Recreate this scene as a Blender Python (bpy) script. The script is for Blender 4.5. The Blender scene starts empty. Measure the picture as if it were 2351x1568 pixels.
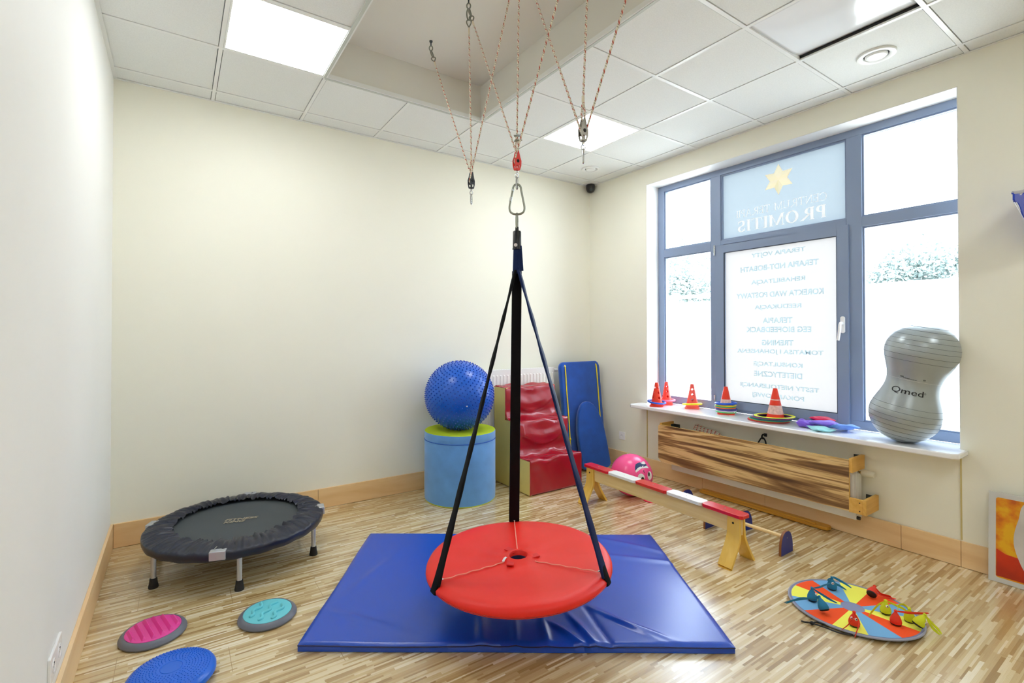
import bpy, bmesh, math, random
from mathutils import Vector, Matrix, Euler
random.seed(7)
PI = math.pi
S = bpy.context.scene
COL = S.collection

# ------------------------------------------------------------------ camera
RL, RR, RD, RH = -0.357, 3.959, 4.017, 3.083      # left wall x, right wall x, back wall y, ceiling z
RB = -2.6                                         # wall behind the camera
GX, GY = 0.2084, 3.245                            # ceiling grid origin
cd = bpy.data.cameras.new('camera'); cam = bpy.data.objects.new('camera', cd); COL.objects.link(cam)
cam.location = (0, 0, 1.403)
cam.rotation_mode = 'XYZ'
cam.rotation_euler = (PI/2 + 0.0096, 0.0003, -0.5809)
cd.sensor_width = 36; cd.lens = 1107.8667/2351*36
cd.shift_x = (1175.5-1133.263)/2351; cd.shift_y = -(784-755.257)/2351
cd.clip_start = 0.02; cd.clip_end = 300
S.camera = cam

# ------------------------------------------------------------------ world, sun, exposure
SKY = 8.5
PANEL = 15.0
w = bpy.data.worlds.new('sky'); S.world = w; w.use_nodes = True
bg = w.node_tree.nodes['Background']
bg.inputs[0].default_value = (0.78, 0.89, 1.0, 1); bg.inputs[1].default_value = SKY
sd = bpy.data.lights.new('sun', 'SUN'); sd.energy = 18; sd.angle = 0.01; sd.color = (1, .96, .9)
sun = bpy.data.objects.new('sun', sd); COL.objects.link(sun)
sun.rotation_euler = Vector((-0.14, -0.72, 0.68)).to_track_quat('Z', 'Y').to_euler()
S.view_settings.view_transform = 'Standard'; S.view_settings.look = 'None'
S.view_settings.gamma = 1; S.view_settings.use_curve_mapping = False
S.view_settings.exposure = 0.24
S.cycles.use_denoising = True
S.cycles.max_bounces = 10; S.cycles.diffuse_bounces = 6; S.cycles.transparent_max_bounces = 12
S.cycles.sample_clamp_indirect = 6
S.cycles.caustics_reflective = False; S.cycles.caustics_refractive = False

# ------------------------------------------------------------------ materials
def srgb(r, g, b):
    f = lambda c: (c/255/12.92) if c/255 <= .04045 else ((c/255+.055)/1.055)**2.4
    return (f(r), f(g), f(b), 1)
MATS = {}
def mat(name, col, rough=.5, metal=0, bump=0, bscale=200, spec=.5, var=0, vscale=3, coat=0, sheen=0):
    if name in MATS: return MATS[name]
    m = bpy.data.materials.new(name); m.use_nodes = True; nt = m.node_tree; N = nt.nodes; L = nt.links
    p = N['Principled BSDF']; c = col if len(col) == 4 else srgb(*col)
    p.inputs['Base Color'].default_value = c; p.inputs['Roughness'].default_value = rough
    p.inputs['Metallic'].default_value = metal; p.inputs['Specular IOR Level'].default_value = spec
    p.inputs['Coat Weight'].default_value = coat; p.inputs['Sheen Weight'].default_value = sheen
    tc = N.new('ShaderNodeTexCoord')
    if bump:
        n = N.new('ShaderNodeTexNoise'); n.inputs['Scale'].default_value = bscale; n.inputs['Detail'].default_value = 3
        L.new(tc.outputs['Object'], n.inputs['Vector'])
        b = N.new('ShaderNodeBump'); b.inputs['Strength'].default_value = bump; b.inputs['Distance'].default_value = .002
        L.new(n.outputs['Fac'], b.inputs['Height']); L.new(b.outputs[0], p.inputs['Normal'])
    if var:
        n = N.new('ShaderNodeTexNoise'); n.inputs['Scale'].default_value = vscale; n.inputs['Detail'].default_value = 4
        L.new(tc.outputs['Object'], n.inputs['Vector'])
        r = N.new('ShaderNodeValToRGB'); r.color_ramp.elements[0].position = .3; r.color_ramp.elements[1].position = .7
        r.color_ramp.elements[0].color = [min(1, x*(1-var)) for x in c[:3]]+[1]
        r.color_ramp.elements[1].color = [min(1, x*(1+var)) for x in c[:3]]+[1]
        L.new(n.outputs['Fac'], r.inputs[0]); L.new(r.outputs[0], p.inputs['Base Color'])
    MATS[name] = m; return m
def nodes(name):
    m = bpy.data.materials.new(name); m.use_nodes = True; nt = m.node_tree
    return m, nt, nt.nodes, nt.links, nt.nodes['Principled BSDF']
def ramp(N, stops, interp='LINEAR'):
    r = N.new('ShaderNodeValToRGB'); cr = r.color_ramp; cr.interpolation = interp
    while len(cr.elements) < len(stops): cr.elements.new(.5)
    for e, (p, c) in zip(cr.elements, stops): e.position = p; e.color = c
    return r
def math_n(N, L, op, a, b=None):
    n = N.new('ShaderNodeMath'); n.operation = op
    for i, v in enumerate((a, b)):
        if v is None: continue
        if isinstance(v, (int, float)): n.inputs[i].default_value = v
        else: L.new(v, n.inputs[i])
    return n.outputs[0]

def floor_mat():
    m, nt, N, L, p = nodes('parquet strips')
    tc = N.new('ShaderNodeTexCoord'); sx = N.new('ShaderNodeSeparateXYZ'); L.new(tc.outputs['Object'], sx.inputs[0])
    X, Y = sx.outputs[0], sx.outputs[1]
    # boards of a module width hold strips of two widths
    yy = math_n(N, L, 'ADD', Y, math_n(N, L, 'MULTIPLY', math_n(N, L, 'SINE', math_n(N, L, 'MULTIPLY', Y, 145.0)), .0028))
    row = math_n(N, L, 'FLOOR', math_n(N, L, 'DIVIDE', yy, .0108))
    wn = N.new('ShaderNodeTexWhiteNoise'); wn.noise_dimensions = '1D'; L.new(row, wn.inputs['W'])
    ln = math_n(N, L, 'ADD', math_n(N, L, 'MULTIPLY', wn.outputs['Value'], .20), .12)
    col = math_n(N, L, 'FLOOR', math_n(N, L, 'DIVIDE', math_n(N, L, 'ADD', X, math_n(N, L, 'MULTIPLY', wn.outputs['Value'], 37.3)), ln))
    cb = N.new('ShaderNodeCombineXYZ'); L.new(row, cb.inputs[0]); L.new(col, cb.inputs[1])
    w2 = N.new('ShaderNodeTexWhiteNoise'); w2.noise_dimensions = '3D'; L.new(cb.outputs[0], w2.inputs['Vector'])
    r = ramp(N, [(0, srgb(160, 128, 80)), (.14, srgb(182, 152, 102)), (.42, srgb(200, 174, 126)), (.70, srgb(215, 194, 150)), (.90, srgb(230, 214, 176)), (1, srgb(240, 229, 202))])
    L.new(w2.outputs['Value'], r.inputs[0])
    mp = N.new('ShaderNodeMapping'); mp.inputs['Scale'].default_value = (4, 190, 1); L.new(tc.outputs['Object'], mp.inputs[0])
    n = N.new('ShaderNodeTexNoise'); n.inputs['Scale'].default_value = 3; n.inputs['Detail'].default_value = 4; L.new(mp.outputs[0], n.inputs['Vector'])
    mx = N.new('ShaderNodeMix'); mx.data_type = 'RGBA'; mx.blend_type = 'MULTIPLY'; mx.inputs[0].default_value = .35
    g = ramp(N, [(.3, (.7, .62, .5, 1)), (.6, (1, 1, 1, 1))]); L.new(n.outputs['Fac'], g.inputs[0])
    L.new(r.outputs[0], mx.inputs[6]); L.new(g.outputs[0], mx.inputs[7])
    # board ends every 1.28 m
    fx = math_n(N, L, 'FRACT', math_n(N, L, 'DIVIDE', math_n(N, L, 'ADD', X, math_n(N, L, 'MULTIPLY', math_n(N, L, 'FLOOR', math_n(N, L, 'DIVIDE', Y, .19)), .41)), 1.28))
    seam = math_n(N, L, 'LESS_THAN', fx, .0016)
    mx2 = N.new('ShaderNodeMix'); mx2.data_type = 'RGBA'; L.new(seam, mx2.inputs[0]); L.new(mx.outputs[2], mx2.inputs[6]); mx2.inputs[7].default_value = srgb(158, 128, 84)
    L.new(mx2.outputs[2], p.inputs['Base Color'])
    p.inputs['Roughness'].default_value = .26; p.inputs['Specular IOR Level'].default_value = .9; p.inputs['Coat Weight'].default_value = .6; p.inputs['Coat Roughness'].default_value = .22
    return m
def wood(name, c0, c1, c2, scale=(1, 1, 1), axis='X', rough=.42, ns=3.0):
    m, nt, N, L, p = nodes(name)
    tc = N.new('ShaderNodeTexCoord'); mp = N.new('ShaderNodeMapping'); L.new(tc.outputs['Object'], mp.inputs[0])
    s = {'X': (.6, 9, 9), 'Y': (9, .6, 9), 'Z': (9, 9, .6)}[axis]
    mp.inputs['Scale'].default_value = tuple(a*b for a, b in zip(s, scale))
    n = N.new('ShaderNodeTexNoise'); n.inputs['Scale'].default_value = ns; n.inputs['Detail'].default_value = 6; n.inputs['Distortion'].default_value = .6
    L.new(mp.outputs[0], n.inputs['Vector'])
    r = ramp(N, [(.25, srgb(*c0)), (.5, srgb(*c1)), (.75, srgb(*c2))]); L.new(n.outputs['Fac'], r.inputs[0])
    L.new(r.outputs[0], p.inputs['Base Color']); p.inputs['Roughness'].default_value = rough
    return m
def zebrano():
    m, nt, N, L, p = nodes('striped walnut laminate')
    tc = N.new('ShaderNodeTexCoord'); mp = N.new('ShaderNodeMapping'); L.new(tc.outputs['Object'], mp.inputs[0])
    mp.inputs['Scale'].default_value = (1, .38, 5.2)
    mp.inputs['Rotation'].default_value = (.03, 0, 0)
    n = N.new('ShaderNodeTexNoise'); n.inputs['Scale'].default_value = 2.2; n.inputs['Detail'].default_value = 3; n.inputs['Distortion'].default_value = .9
    L.new(mp.outputs[0], n.inputs['Vector'])
    mp2 = N.new('ShaderNodeMapping'); L.new(tc.outputs['Object'], mp2.inputs[0]); mp2.inputs['Scale'].default_value = (1, .55, 28)
    n2 = N.new('ShaderNodeTexNoise'); n2.inputs['Scale'].default_value = 2.5; n2.inputs['Detail'].default_value = 5; n2.inputs['Distortion'].default_value = 1.2; L.new(mp2.outputs[0], n2.inputs['Vector'])
    v = math_n(N, L, 'ADD', math_n(N, L, 'MULTIPLY', n.outputs['Fac'], 1.0), math_n(N, L, 'MULTIPLY', math_n(N, L, 'SUBTRACT', n2.outputs['Fac'], .5), .26))
    r = ramp(N, [(.32, srgb(86, 58, 36)), (.42, srgb(132, 96, 60)), (.475, srgb(170, 132, 84)), (.50, srgb(216, 182, 124)), (.575, srgb(230, 200, 144)), (.60, srgb(166, 126, 78)), (.68, srgb(120, 84, 50))])
    L.new(v, r.inputs[0]); L.new(r.outputs[0], p.inputs['Base Color']); p.inputs['Roughness'].default_value = .4
    return m
def glass_mat():
    m = bpy.data.materials.new('clear glass'); m.use_nodes = True; nt = m.node_tree; N = nt.nodes; L = nt.links
    N.remove(N['Principled BSDF']); o = N['Material Output']
    t = N.new('ShaderNodeBsdfTransparent'); t.inputs[0].default_value = (.97, .985, 1, 1)
    g = N.new('ShaderNodeBsdfGlossy'); g.inputs['Roughness'].default_value = .02
    f = N.new('ShaderNodeFresnel'); f.inputs[0].default_value = 1.45
    ge = N.new('ShaderNodeNewGeometry'); k = math_n(N, L, 'MULTIPLY', f.outputs[0], math_n(N, L, 'SUBTRACT', 1.0, ge.outputs['Backfacing']))
    mx = N.new('ShaderNodeMixShader'); L.new(k, mx.inputs[0]); L.new(t.outputs[0], mx.inputs[1]); L.new(g.outputs[0], mx.inputs[2])
    L.new(mx.outputs[0], o.inputs[0]); return m
def film_mat(name, trans, refl=(.85, .88, .9, 1)):
    m = bpy.data.materials.new(name); m.use_nodes = True; nt = m.node_tree; N = nt.nodes; L = nt.links
    N.remove(N['Principled BSDF']); o = N['Material Output']
    t = N.new('ShaderNodeBsdfTranslucent'); t.inputs[0].default_value = trans
    g = N.new('ShaderNodeBsdfDiffuse'); g.inputs[0].default_value = refl
    mx = N.new('ShaderNodeMixShader'); mx.inputs[0].default_value = .25; L.new(t.outputs[0], mx.inputs[1]); L.new(g.outputs[0], mx.inputs[2])
    # the sheet scatters once: its far face lets light pass inside
    ge = N.new('ShaderNodeNewGeometry'); tr = N.new('ShaderNodeBsdfTransparent'); m2 = N.new('ShaderNodeMixShader')
    L.new(ge.outputs['Backfacing'], m2.inputs[0]); L.new(mx.outputs[0], m2.inputs[1]); L.new(tr.outputs[0], m2.inputs[2])
    L.new(m2.outputs[0], o.inputs[0]); return m
def emit_mat(name, col, st):
    m = bpy.data.materials.new(name); m.use_nodes = True; nt = m.node_tree; N = nt.nodes; L = nt.links
    N.remove(N['Principled BSDF']); e = N.new('ShaderNodeEmission'); e.inputs[0].default_value = col; e.inputs[1].default_value = st
    L.new(e.outputs[0], N['Material Output'].inputs[0]); return m
def rope_mat():
    m, nt, N, L, p = nodes('braided rope')
    uv = N.new('ShaderNodeUVMap'); sx = N.new('ShaderNodeSeparateXYZ'); L.new(uv.outputs[0], sx.inputs[0])
    U, V = sx.outputs[0], sx.outputs[1]        # u around 0..1, v metres
    a = math_n(N, L, 'FRACT', math_n(N, L, 'ADD', math_n(N, L, 'MULTIPLY', V, 29.0), U))
    uh = math_n(N, L, 'LESS_THAN', math_n(N, L, 'FRACT', math_n(N, L, 'ADD', math_n(N, L, 'MULTIPLY', U, 2.0), .15)), .86)
    redm = math_n(N, L, 'MULTIPLY', uh, math_n(N, L, 'LESS_THAN', a, .25))
    b = math_n(N, L, 'FRACT', math_n(N, L, 'ADD', math_n(N, L, 'MULTIPLY', V, 116.0), U))
    fine = math_n(N, L, 'LESS_THAN', b, .30)
    a2 = math_n(N, L, 'FRACT', math_n(N, L, 'ADD', math_n(N, L, 'MULTIPLY', V, 29.0), math_n(N, L, 'ADD', U, .5)))
    dk = math_n(N, L, 'MULTIPLY', fine, math_n(N, L, 'LESS_THAN', a2, .5))
    mx = N.new('ShaderNodeMix'); mx.data_type = 'RGBA'; L.new(dk, mx.inputs[0]); mx.inputs[6].default_value = srgb(228, 218, 200); mx.inputs[7].default_value = srgb(150, 146, 128)
    m2 = N.new('ShaderNodeMix'); m2.data_type = 'RGBA'; L.new(redm, m2.inputs[0]); L.new(mx.outputs[2], m2.inputs[6]); m2.inputs[7].default_value = srgb(180, 70, 52)
    L.new(m2.outputs[2], p.inputs['Base Color']); p.inputs['Roughness'].default_value = .8
    return m
def paint_mat():                                   # mottled orange artwork
    m, nt, N, L, p = nodes('mottled orange print')
    tc = N.new('ShaderNodeTexCoord'); n = N.new('ShaderNodeTexNoise'); n.inputs['Scale'].default_value = 16; n.inputs['Detail'].default_value = 9
    L.new(tc.outputs['Object'], n.inputs['Vector'])
    r = ramp(N, [(.3, srgb(196, 92, 10)), (.45, srgb(222, 132, 8)), (.62, srgb(232, 176, 24))]); L.new(n.outputs['Fac'], r.inputs[0])
    L.new(r.outputs[0], p.inputs['Base Color']); p.inputs['Roughness'].default_value = .45
    return m
M = dict(
 wall=mat('cream wall paint', srgb(241, 239, 224), .85, bump=.15, bscale=350, var=.015, vscale=.8),
 walll=mat('white wall paint', srgb(242, 242, 238), .6, bump=.1, bscale=300, var=.012, vscale=2),
 white=mat('white paint', srgb(240, 240, 238), .5), tile=mat('ceiling board', srgb(234, 237, 235), .95, bump=.35, bscale=500, var=.035, vscale=140),
 grid=mat('grid enamel', srgb(236, 238, 236), .35), plenum=mat('plenum shade', srgb(40, 40, 40), .9),
 plaster=mat('plaster', srgb(226, 224, 216), .9, bump=.1, bscale=150),
 edge=mat('grey edge profile', srgb(196, 202, 196), .5),
 ply=wood('birch plywood skirting', (226, 184, 132), (236, 200, 150), (243, 214, 170), axis='Y', scale=(.5, .8, .4), rough=.35),
 plyx=wood('birch plywood skirting back', (222, 178, 122), (233, 195, 142), (242, 211, 164), axis='X', scale=(.8, .5, .4), rough=.35),
 frame=mat('grey window profile', srgb(134, 150, 178), .36), gasket=mat('black gasket', srgb(40, 50, 66), .6),
 sill=mat('white stone sill', srgb(244, 245, 248), .12, coat=.4),
 steel=mat('zinc plated steel', srgb(150, 152, 140), .32, 1), chrome=mat('polished steel', srgb(200, 202, 204), .18, 1),
 silver=mat('silver tube', srgb(196, 200, 208), .35, .8), dsteel=mat('dark steel', srgb(76, 84, 88), .45, .7),
 black=mat('black rubber', srgb(20, 20, 22), .6), bplastic=mat('black plastic', srgb(26, 27, 30), .35),
 navy=mat('navy fabric sleeve', srgb(10, 32, 78), .55, bump=.3, bscale=260, spec=.18), blackstrap=mat('black webbing', srgb(9, 10, 14), .8, spec=.2),
 red=mat('red coated fabric', srgb(232, 36, 24), .42, bump=.25, bscale=420, spec=.4), redzip=mat('pale red zip', srgb(240, 150, 130), .6),
 redtab=mat('red fabric tab', srgb(214, 34, 34), .6, bump=.4, bscale=500),
 blue=mat('blue vinyl', srgb(6, 72, 190), .27, bump=.1, bscale=500, spec=.7), blueseam=mat('dark blue seam', srgb(14, 22, 80), .5),
 ballblue=mat('blue rubber ball', srgb(0, 92, 205), .3, spec=.6), cushblue=mat('blue cushion rubber', srgb(0, 100, 222), .28, spec=.6),
 suede=mat('light blue suede', srgb(96, 152, 214), .95, bump=.3, bscale=300, var=.08, vscale=9, sheen=.3), suedeband=mat('blue piping', srgb(30, 84, 180), .8),
 lime=mat('lime suede', srgb(186, 206, 20), .9, bump=.3, bscale=300), royal=mat('royal blue velour', srgb(4, 74, 168), .95, bump=.4, bscale=200, var=.16, vscale=8, sheen=.4),
 redvinyl=mat('dark red vinyl', srgb(164, 16, 38), .24, spec=.7), sand=mat('yellow vinyl', srgb(234, 212, 120), .6, bump=.1),
 ycord=mat('yellow cord', srgb(240, 214, 40), .7), cover=mat('black pleated cover', srgb(20, 26, 48), .34, bump=.3, bscale=90, spec=.55),
 tmat=mat('woven trampoline mat', srgb(70, 76, 80), .75, bump=.5, bscale=700), tprint=mat('beige print', srgb(150, 140, 122), .6),
 dgrey=mat('grey rubber', srgb(104, 108, 122), .38), pink=mat('pink rubber', srgb(228, 66, 160), .45), teal=mat('teal rubber', srgb(104, 200, 214), .5),
 pinkball=mat('pink vinyl ball', srgb(252, 82, 150), .25, spec=.6), navyp=mat('navy print', srgb(26, 50, 100), .4), whitep=mat('white print', srgb(236, 228, 230), .4), blackp=mat('black print', srgb(14, 14, 18), .35),
 bench=wood('varnished yellow birch', (214, 168, 60), (228, 186, 78), (236, 200, 104), axis='Z', scale=(.6, .6, .8), rough=.3),
 beam=wood('pale birch beam', (214, 184, 118), (226, 198, 136), (236, 212, 156), axis='Y', rough=.4), plyedge=mat('plywood edge', srgb(226, 200, 140), .5, var=.1, vscale=80),
 slatred=mat('red lacquer', srgb(214, 20, 28), .22, coat=.3), slatwhite=mat('white lacquer', srgb(240, 240, 238), .22, coat=.3),
 hblue=mat('dark blue lacquer', srgb(14, 36, 128), .4), hedge=mat('brown board edge', srgb(140, 84, 36), .5), dowel=mat('pale beech dowel', srgb(236, 206, 150), .4),
 plank=wood('golden plank', (176, 118, 30), (204, 146, 44), (222, 166, 60), axis='Y', rough=.35),
 zeb=zebrano(), block=wood('pine block', (206, 152, 60), (222, 172, 84), (232, 188, 104), axis='X', rough=.5),
 rad=mat('white radiator enamel', srgb(236, 236, 232), .3), valve=mat('ivory plastic', srgb(226, 224, 206), .35),
 silverball=mat('silver rubber', srgb(166, 174, 176), .30, .30, spec=.6, var=.04, vscale=14), groove=mat('ball groove', srgb(98, 106, 106), .5),
 cone=mat('orange plastic', srgb(240, 56, 24), .4), conew=mat('worn white band', srgb(240, 196, 186), .6, var=.2, vscale=60),
 cord=mat('black cord', srgb(18, 18, 20), .6), outlet=mat('white outlet plastic', srgb(246, 246, 248), .25), hole=mat('dark hole', srgb(60, 60, 66), .6),
 glass=glass_mat(), film=film_mat('frosted white film', (.158, .148, .143, 1)), filmb=film_mat('frosted pale blue film', (.096, .111, .122, 1), (.7, .82, .9, 1)),
 letter=film_mat('pale blue lettering', (.74, .92, .98, 1), (.5, .62, .7, 1)), letterw=film_mat('white lettering', (1.65, 1.38, 1.20, 1), (.85, .85, .88, 1)),
 rope=rope_mat(), floor=floor_mat(), paint=paint_mat(), lamp=emit_mat('lit diffuser', (.93, .97, 1, 1), PANEL))
tint = {}
def plastic(n, rgb, r=.35):
    return mat(n, srgb(*rgb), r)

# ------------------------------------------------------------------ mesh helpers
class B:
    def __init__(s): s.v = []; s.f = []; s.uv = None
    def add(s, vs, fs, m=None):
        o = len(s.v); s.v += [(m @ Vector(v)) if m is not None else Vector(v) for v in vs]; s.f += [tuple(o+i for i in f) for f in fs]; return s
    def box(s, a, b, m=None):
        (x0, y0, z0), (x1, y1, z1) = a, b
        return s.add([(x0,y0,z0),(x1,y0,z0),(x1,y1,z0),(x0,y1,z0),(x0,y0,z1),(x1,y0,z1),(x1,y1,z1),(x0,y1,z1)],
                     [(0,3,2,1),(4,5,6,7),(0,1,5,4),(1,2,6,5),(2,3,7,6),(3,0,4,7)], m)
    def lathe(s, prof, n=32, m=None, close=True, arc=2*PI):
        vs = []; fs = []; k = len(prof)
        full = abs(arc-2*PI) < 1e-6; cnt = n if full else n+1
        for i in range(cnt):
            a = arc*i/n
            for r, z in prof: vs.append((r*math.cos(a), r*math.sin(a), z))
        for i in range(n):
            j = (i+1) % cnt
            for q in range(k-1): fs.append((i*k+q, j*k+q, j*k+q+1, i*k+q+1))
        if close and full:
            if prof[0][0] > 1e-6: fs.append(tuple(i*k for i in range(n))[::-1])
            if prof[-1][0] > 1e-6: fs.append(tuple(i*k+k-1 for i in range(n)))
        return s.add(vs, fs, m)
    def tube(s, pts, r, n=10, closed=False, flat=None, up=None, uvs=False):
        pts = [Vector(p) for p in pts]; k = len(pts); rs = r if isinstance(r, (list, tuple)) else [r]*k
        vs = []; fs = []; N0 = None; dist = 0
        if s.uv is None: s.uv = {}
        base = len(s.v)
        for i, p in enumerate(pts):
            a = pts[(i-1) % k] if closed or i > 0 else p; b = pts[(i+1) % k] if closed or i < k-1 else p
            t = (b-a).normalized()
            if N0 is None:
                u0 = Vector(up) if up else (Vector((0, 0, 1)) if abs(t.z) < .9 else Vector((1, 0, 0)))
                N0 = (u0-t*u0.dot(t)).normalized()
            else: N0 = (N0-t*N0.dot(t)).normalized()
            bi = t.cross(N0)
            if i: dist += (p-pts[i-1]).length
            for j in range(n):
                q = 2*PI*j/n; fl = flat if flat else 1
                vs.append(p+N0*math.cos(q)*rs[i]+bi*math.sin(q)*rs[i]*fl); s.uv[base+i*n+j] = (j/n, dist)
        for i in range(k if closed else k-1):
            i2 = (i+1) % k
            for j in range(n): fs.append((i*n+j, i*n+(j+1) % n, i2*n+(j+1) % n, i2*n+j))
        if not closed: fs.append(tuple(range(n))[::-1]); fs.append(tuple((k-1)*n+j for j in range(n)))
        return s.add(vs, fs)
    def prism(s, poly, d, m=None):                 # poly in XY, extruded 0..d in Z
        n = len(poly)
        return s.add([(x, y, 0) for x, y in poly]+[(x, y, d) for x, y in poly],
                     [tuple(range(n))[::-1], tuple(range(n, 2*n))]+[(i, (i+1) % n, n+(i+1) % n, n+i) for i in range(n)], m)
    def sphere(s, c, r, n=16, sc=(1, 1, 1), m=None):
        prof = [(r*math.sin(PI*i/n), -r*math.cos(PI*i/n)) for i in range(n+1)]
        prof[0] = (0, -r); prof[-1] = (0, r)
        M_ = Matrix.Translation(c) @ Matrix.Diagonal((*sc, 1))
        if m is not None: M_ = Matrix.Translation(c) @ m @ Matrix.Diagonal((*sc, 1))
        return s.lathe(prof, 2*n, M_)
    def grid(s, fn, nu, nv):
        vs = [fn(i/nu, j/nv) for i in range(nu+1) for j in range(nv+1)]
        fs = [(i*(nv+1)+j, (i+1)*(nv+1)+j, (i+1)*(nv+1)+j+1, i*(nv+1)+j+1) for i in range(nu) for j in range(nv)]
        return s.add(vs, fs)
def rootmat(o):
    while o.parent: o = o.parent
    return Matrix.LocRotScale(o.location, o.rotation_euler, o.scale)
def obj(name, b, m, parent=None, loc=None, sharp=35, smooth=True, bevel=0, bseg=2, local=False, label=None, sub=0, solid=0, recalc=True):
    vs = b.v
    if parent is not None and not local: im = rootmat(parent).inverted(); vs = [im @ v for v in vs]
    elif loc is not None and not local: vs = [v-Vector(loc) for v in vs]
    me = bpy.data.meshes.new(name); me.from_pydata([tuple(v) for v in vs], [], b.f); me.validate(); me.update()
    bm = bmesh.new(); bm.from_mesh(me)
    bmesh.ops.remove_doubles(bm, verts=bm.verts, dist=1e-6) if not b.uv else None
    if recalc: bmesh.ops.recalc_face_normals(bm, faces=bm.faces)
    if b.uv:
        ul = bm.loops.layers.uv.new('UVMap')
        for f in bm.faces:
            us = [b.uv.get(l.vert.index, (0, 0)) for l in f.loops]
            wrap = max(u[0] for u in us)-min(u[0] for u in us) > .5
            for l, u in zip(f.loops, us): l[ul].uv = (u[0]+(1 if wrap and u[0] < .5 else 0), u[1])
    bm.to_mesh(me); bm.free()
    if smooth: me.shade_smooth(); me.set_sharp_from_angle(angle=math.radians(sharp))
    o = bpy.data.objects.new(name, me); COL.objects.link(o)
    if isinstance(m, (list, tuple)):
        for x in m: me.materials.append(x)
    else: me.materials.append(m)
    if parent is not None: o.parent = parent
    elif loc is not None: o.location = loc
    if solid: q = o.modifiers.new('solid', 'SOLIDIFY'); q.thickness = solid; q.offset = -1
    if bevel: q = o.modifiers.new('bevel', 'BEVEL'); q.width = bevel; q.segments = bseg; q.limit_method = 'ANGLE'; q.angle_limit = math.radians(40)
    if sub: q = o.modifiers.new('sub', 'SUBSURF'); q.levels = sub; q.render_levels = sub
    if label: o['label'] = label
    return o
def thing(name, label, cat, loc=(0, 0, 0), rot=(0, 0, 0), group=None):
    o = bpy.data.objects.new(name, None); COL.objects.link(o); o.empty_display_size = .05
    o.location = loc; o.rotation_euler = rot; return tag(o, label, cat, group)
def tag(o, label, cat, group=None):
    o['label'] = label; o['category'] = cat
    if group: o['group'] = group
    return o
def struct(o, label=None):
    o['kind'] = 'structure'
    if label: o['label'] = label
    return o
def copy_tree(o, parent=None):
    c = o.copy(); COL.objects.link(c)
    if parent: c.parent = parent
    for ch in [x for x in bpy.data.objects if x.parent == o and x != c]: copy_tree(ch, c)
    return c
def text_b(s, size=1, depth=.001, bold=0, width=None):
    cu = bpy.data.curves.new('t', 'FONT'); cu.body = s; cu.size = size; cu.align_x = 'CENTER'; cu.align_y = 'CENTER'; cu.extrude = depth; cu.offset = bold; cu.resolution_u = 4
    o = bpy.data.objects.new('t', cu); COL.objects.link(o)
    me = bpy.data.meshes.new_from_object(o.evaluated_get(bpy.context.evaluated_depsgraph_get()))
    vs = [v.co.copy() for v in me.vertices]; fs = [tuple(p.vertices) for p in me.polygons]
    bpy.data.objects.remove(o); bpy.data.curves.remove(cu); bpy.data.meshes.remove(me)
    x0 = min(v.x for v in vs); x1 = max(v.x for v in vs); y0 = min(v.y for v in vs); y1 = max(v.y for v in vs)
    k = (width/(x1-x0)) if width else 1
    vs = [Vector(((v.x-(x0+x1)/2)*k, v.y-(y0+y1)/2, v.z)) for v in vs]
    return vs, fs, (y1-y0)
def basis(o, x, y, z=None):                         # matrix from axes
    x = Vector(x).normalized(); y = Vector(y).normalized(); z = Vector(z).normalized() if z else x.cross(y)
    m = Matrix.Identity(4)
    for i in range(3): m[i][0] = x[i]; m[i][1] = y[i]; m[i][2] = z[i]; m[i][3] = o[i]
    return m
def arc(c, r, a0, a1, n): return [(c[0]+r*math.cos(a0+(a1-a0)*i/n), c[1]+r*math.sin(a0+(a1-a0)*i/n)) for i in range(n+1)]
def rrect(w, h, r, n=5):
    p = []
    for cx, cy, a in ((w/2-r, h/2-r, 0), (-w/2+r, h/2-r, PI/2), (-w/2+r, -h/2+r, PI), (w/2-r, -h/2+r, 1.5*PI)):
        p += arc((cx, cy), r, a, a+PI/2, n)
    return p

# ------------------------------------------------------------------ room shell
T = .25
WY0, WY1, WZ0, WZ1 = .893, 3.219, .68, 2.905
b = B().box((RL-T, RB-T, -.2), (RR+T, RD+T, 0)); struct(obj('floor', b, M['floor'], smooth=False), 'pale strip parquet floor')
b = B().box((RL-T, RD, 0), (RR+T, RD+T, 3.6)); struct(obj('wall_back', b, M['wall'], smooth=False), 'plain cream back wall')
b = B().box((RL-T, RB-T, 0), (RL, RD, 3.6)); struct(obj('wall_left', b, M['walll'], smooth=False), 'bright white left wall')
b = B().box((RL, RB-T, 0), (RR+T, RB, 3.6)); struct(obj('wall_front', b, M['wall'], smooth=False), 'wall behind the viewpoint')
b = B().box((RR, RB, 0), (RR+.30, WY0, 3.6)).box((RR, WY1, 0), (RR+.30, RD, 3.6)).box((RR, WY0, WZ1), (RR+.30, WY1, 3.6)).box((RR+.006, WY0, 0), (RR+.30, WY1, WZ0))
struct(obj('wall_right', b, M['wall'], smooth=False), 'cream window wall')
# white reveals
b = B().box((RR+.001, WY1-.004, .70), (RR+.19, WY1-.0005, WZ1-.001)).box((RR+.001, WY0+.0005, .70), (RR+.19, WY0+.004, WZ1-.001)).box((RR+.001, WY0+.004, WZ1-.004), (RR+.19, WY1-.004, WZ1-.0005))
struct(obj('trim_2', b, M['white'], smooth=False), 'white window reveal')
# corner line beads below the sill
b = B().box((RR-.001, WY1-.004, .16), (RR+.006, WY1+.004, .675)).box((RR-.001, WY0-.004, .16), (RR+.006, WY0+.004, .675))
struct(obj('trim_3', b, mat('aged bead', srgb(206, 190, 130), .7), smooth=False), 'yellowed vertical joint beads below the sill')
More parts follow.
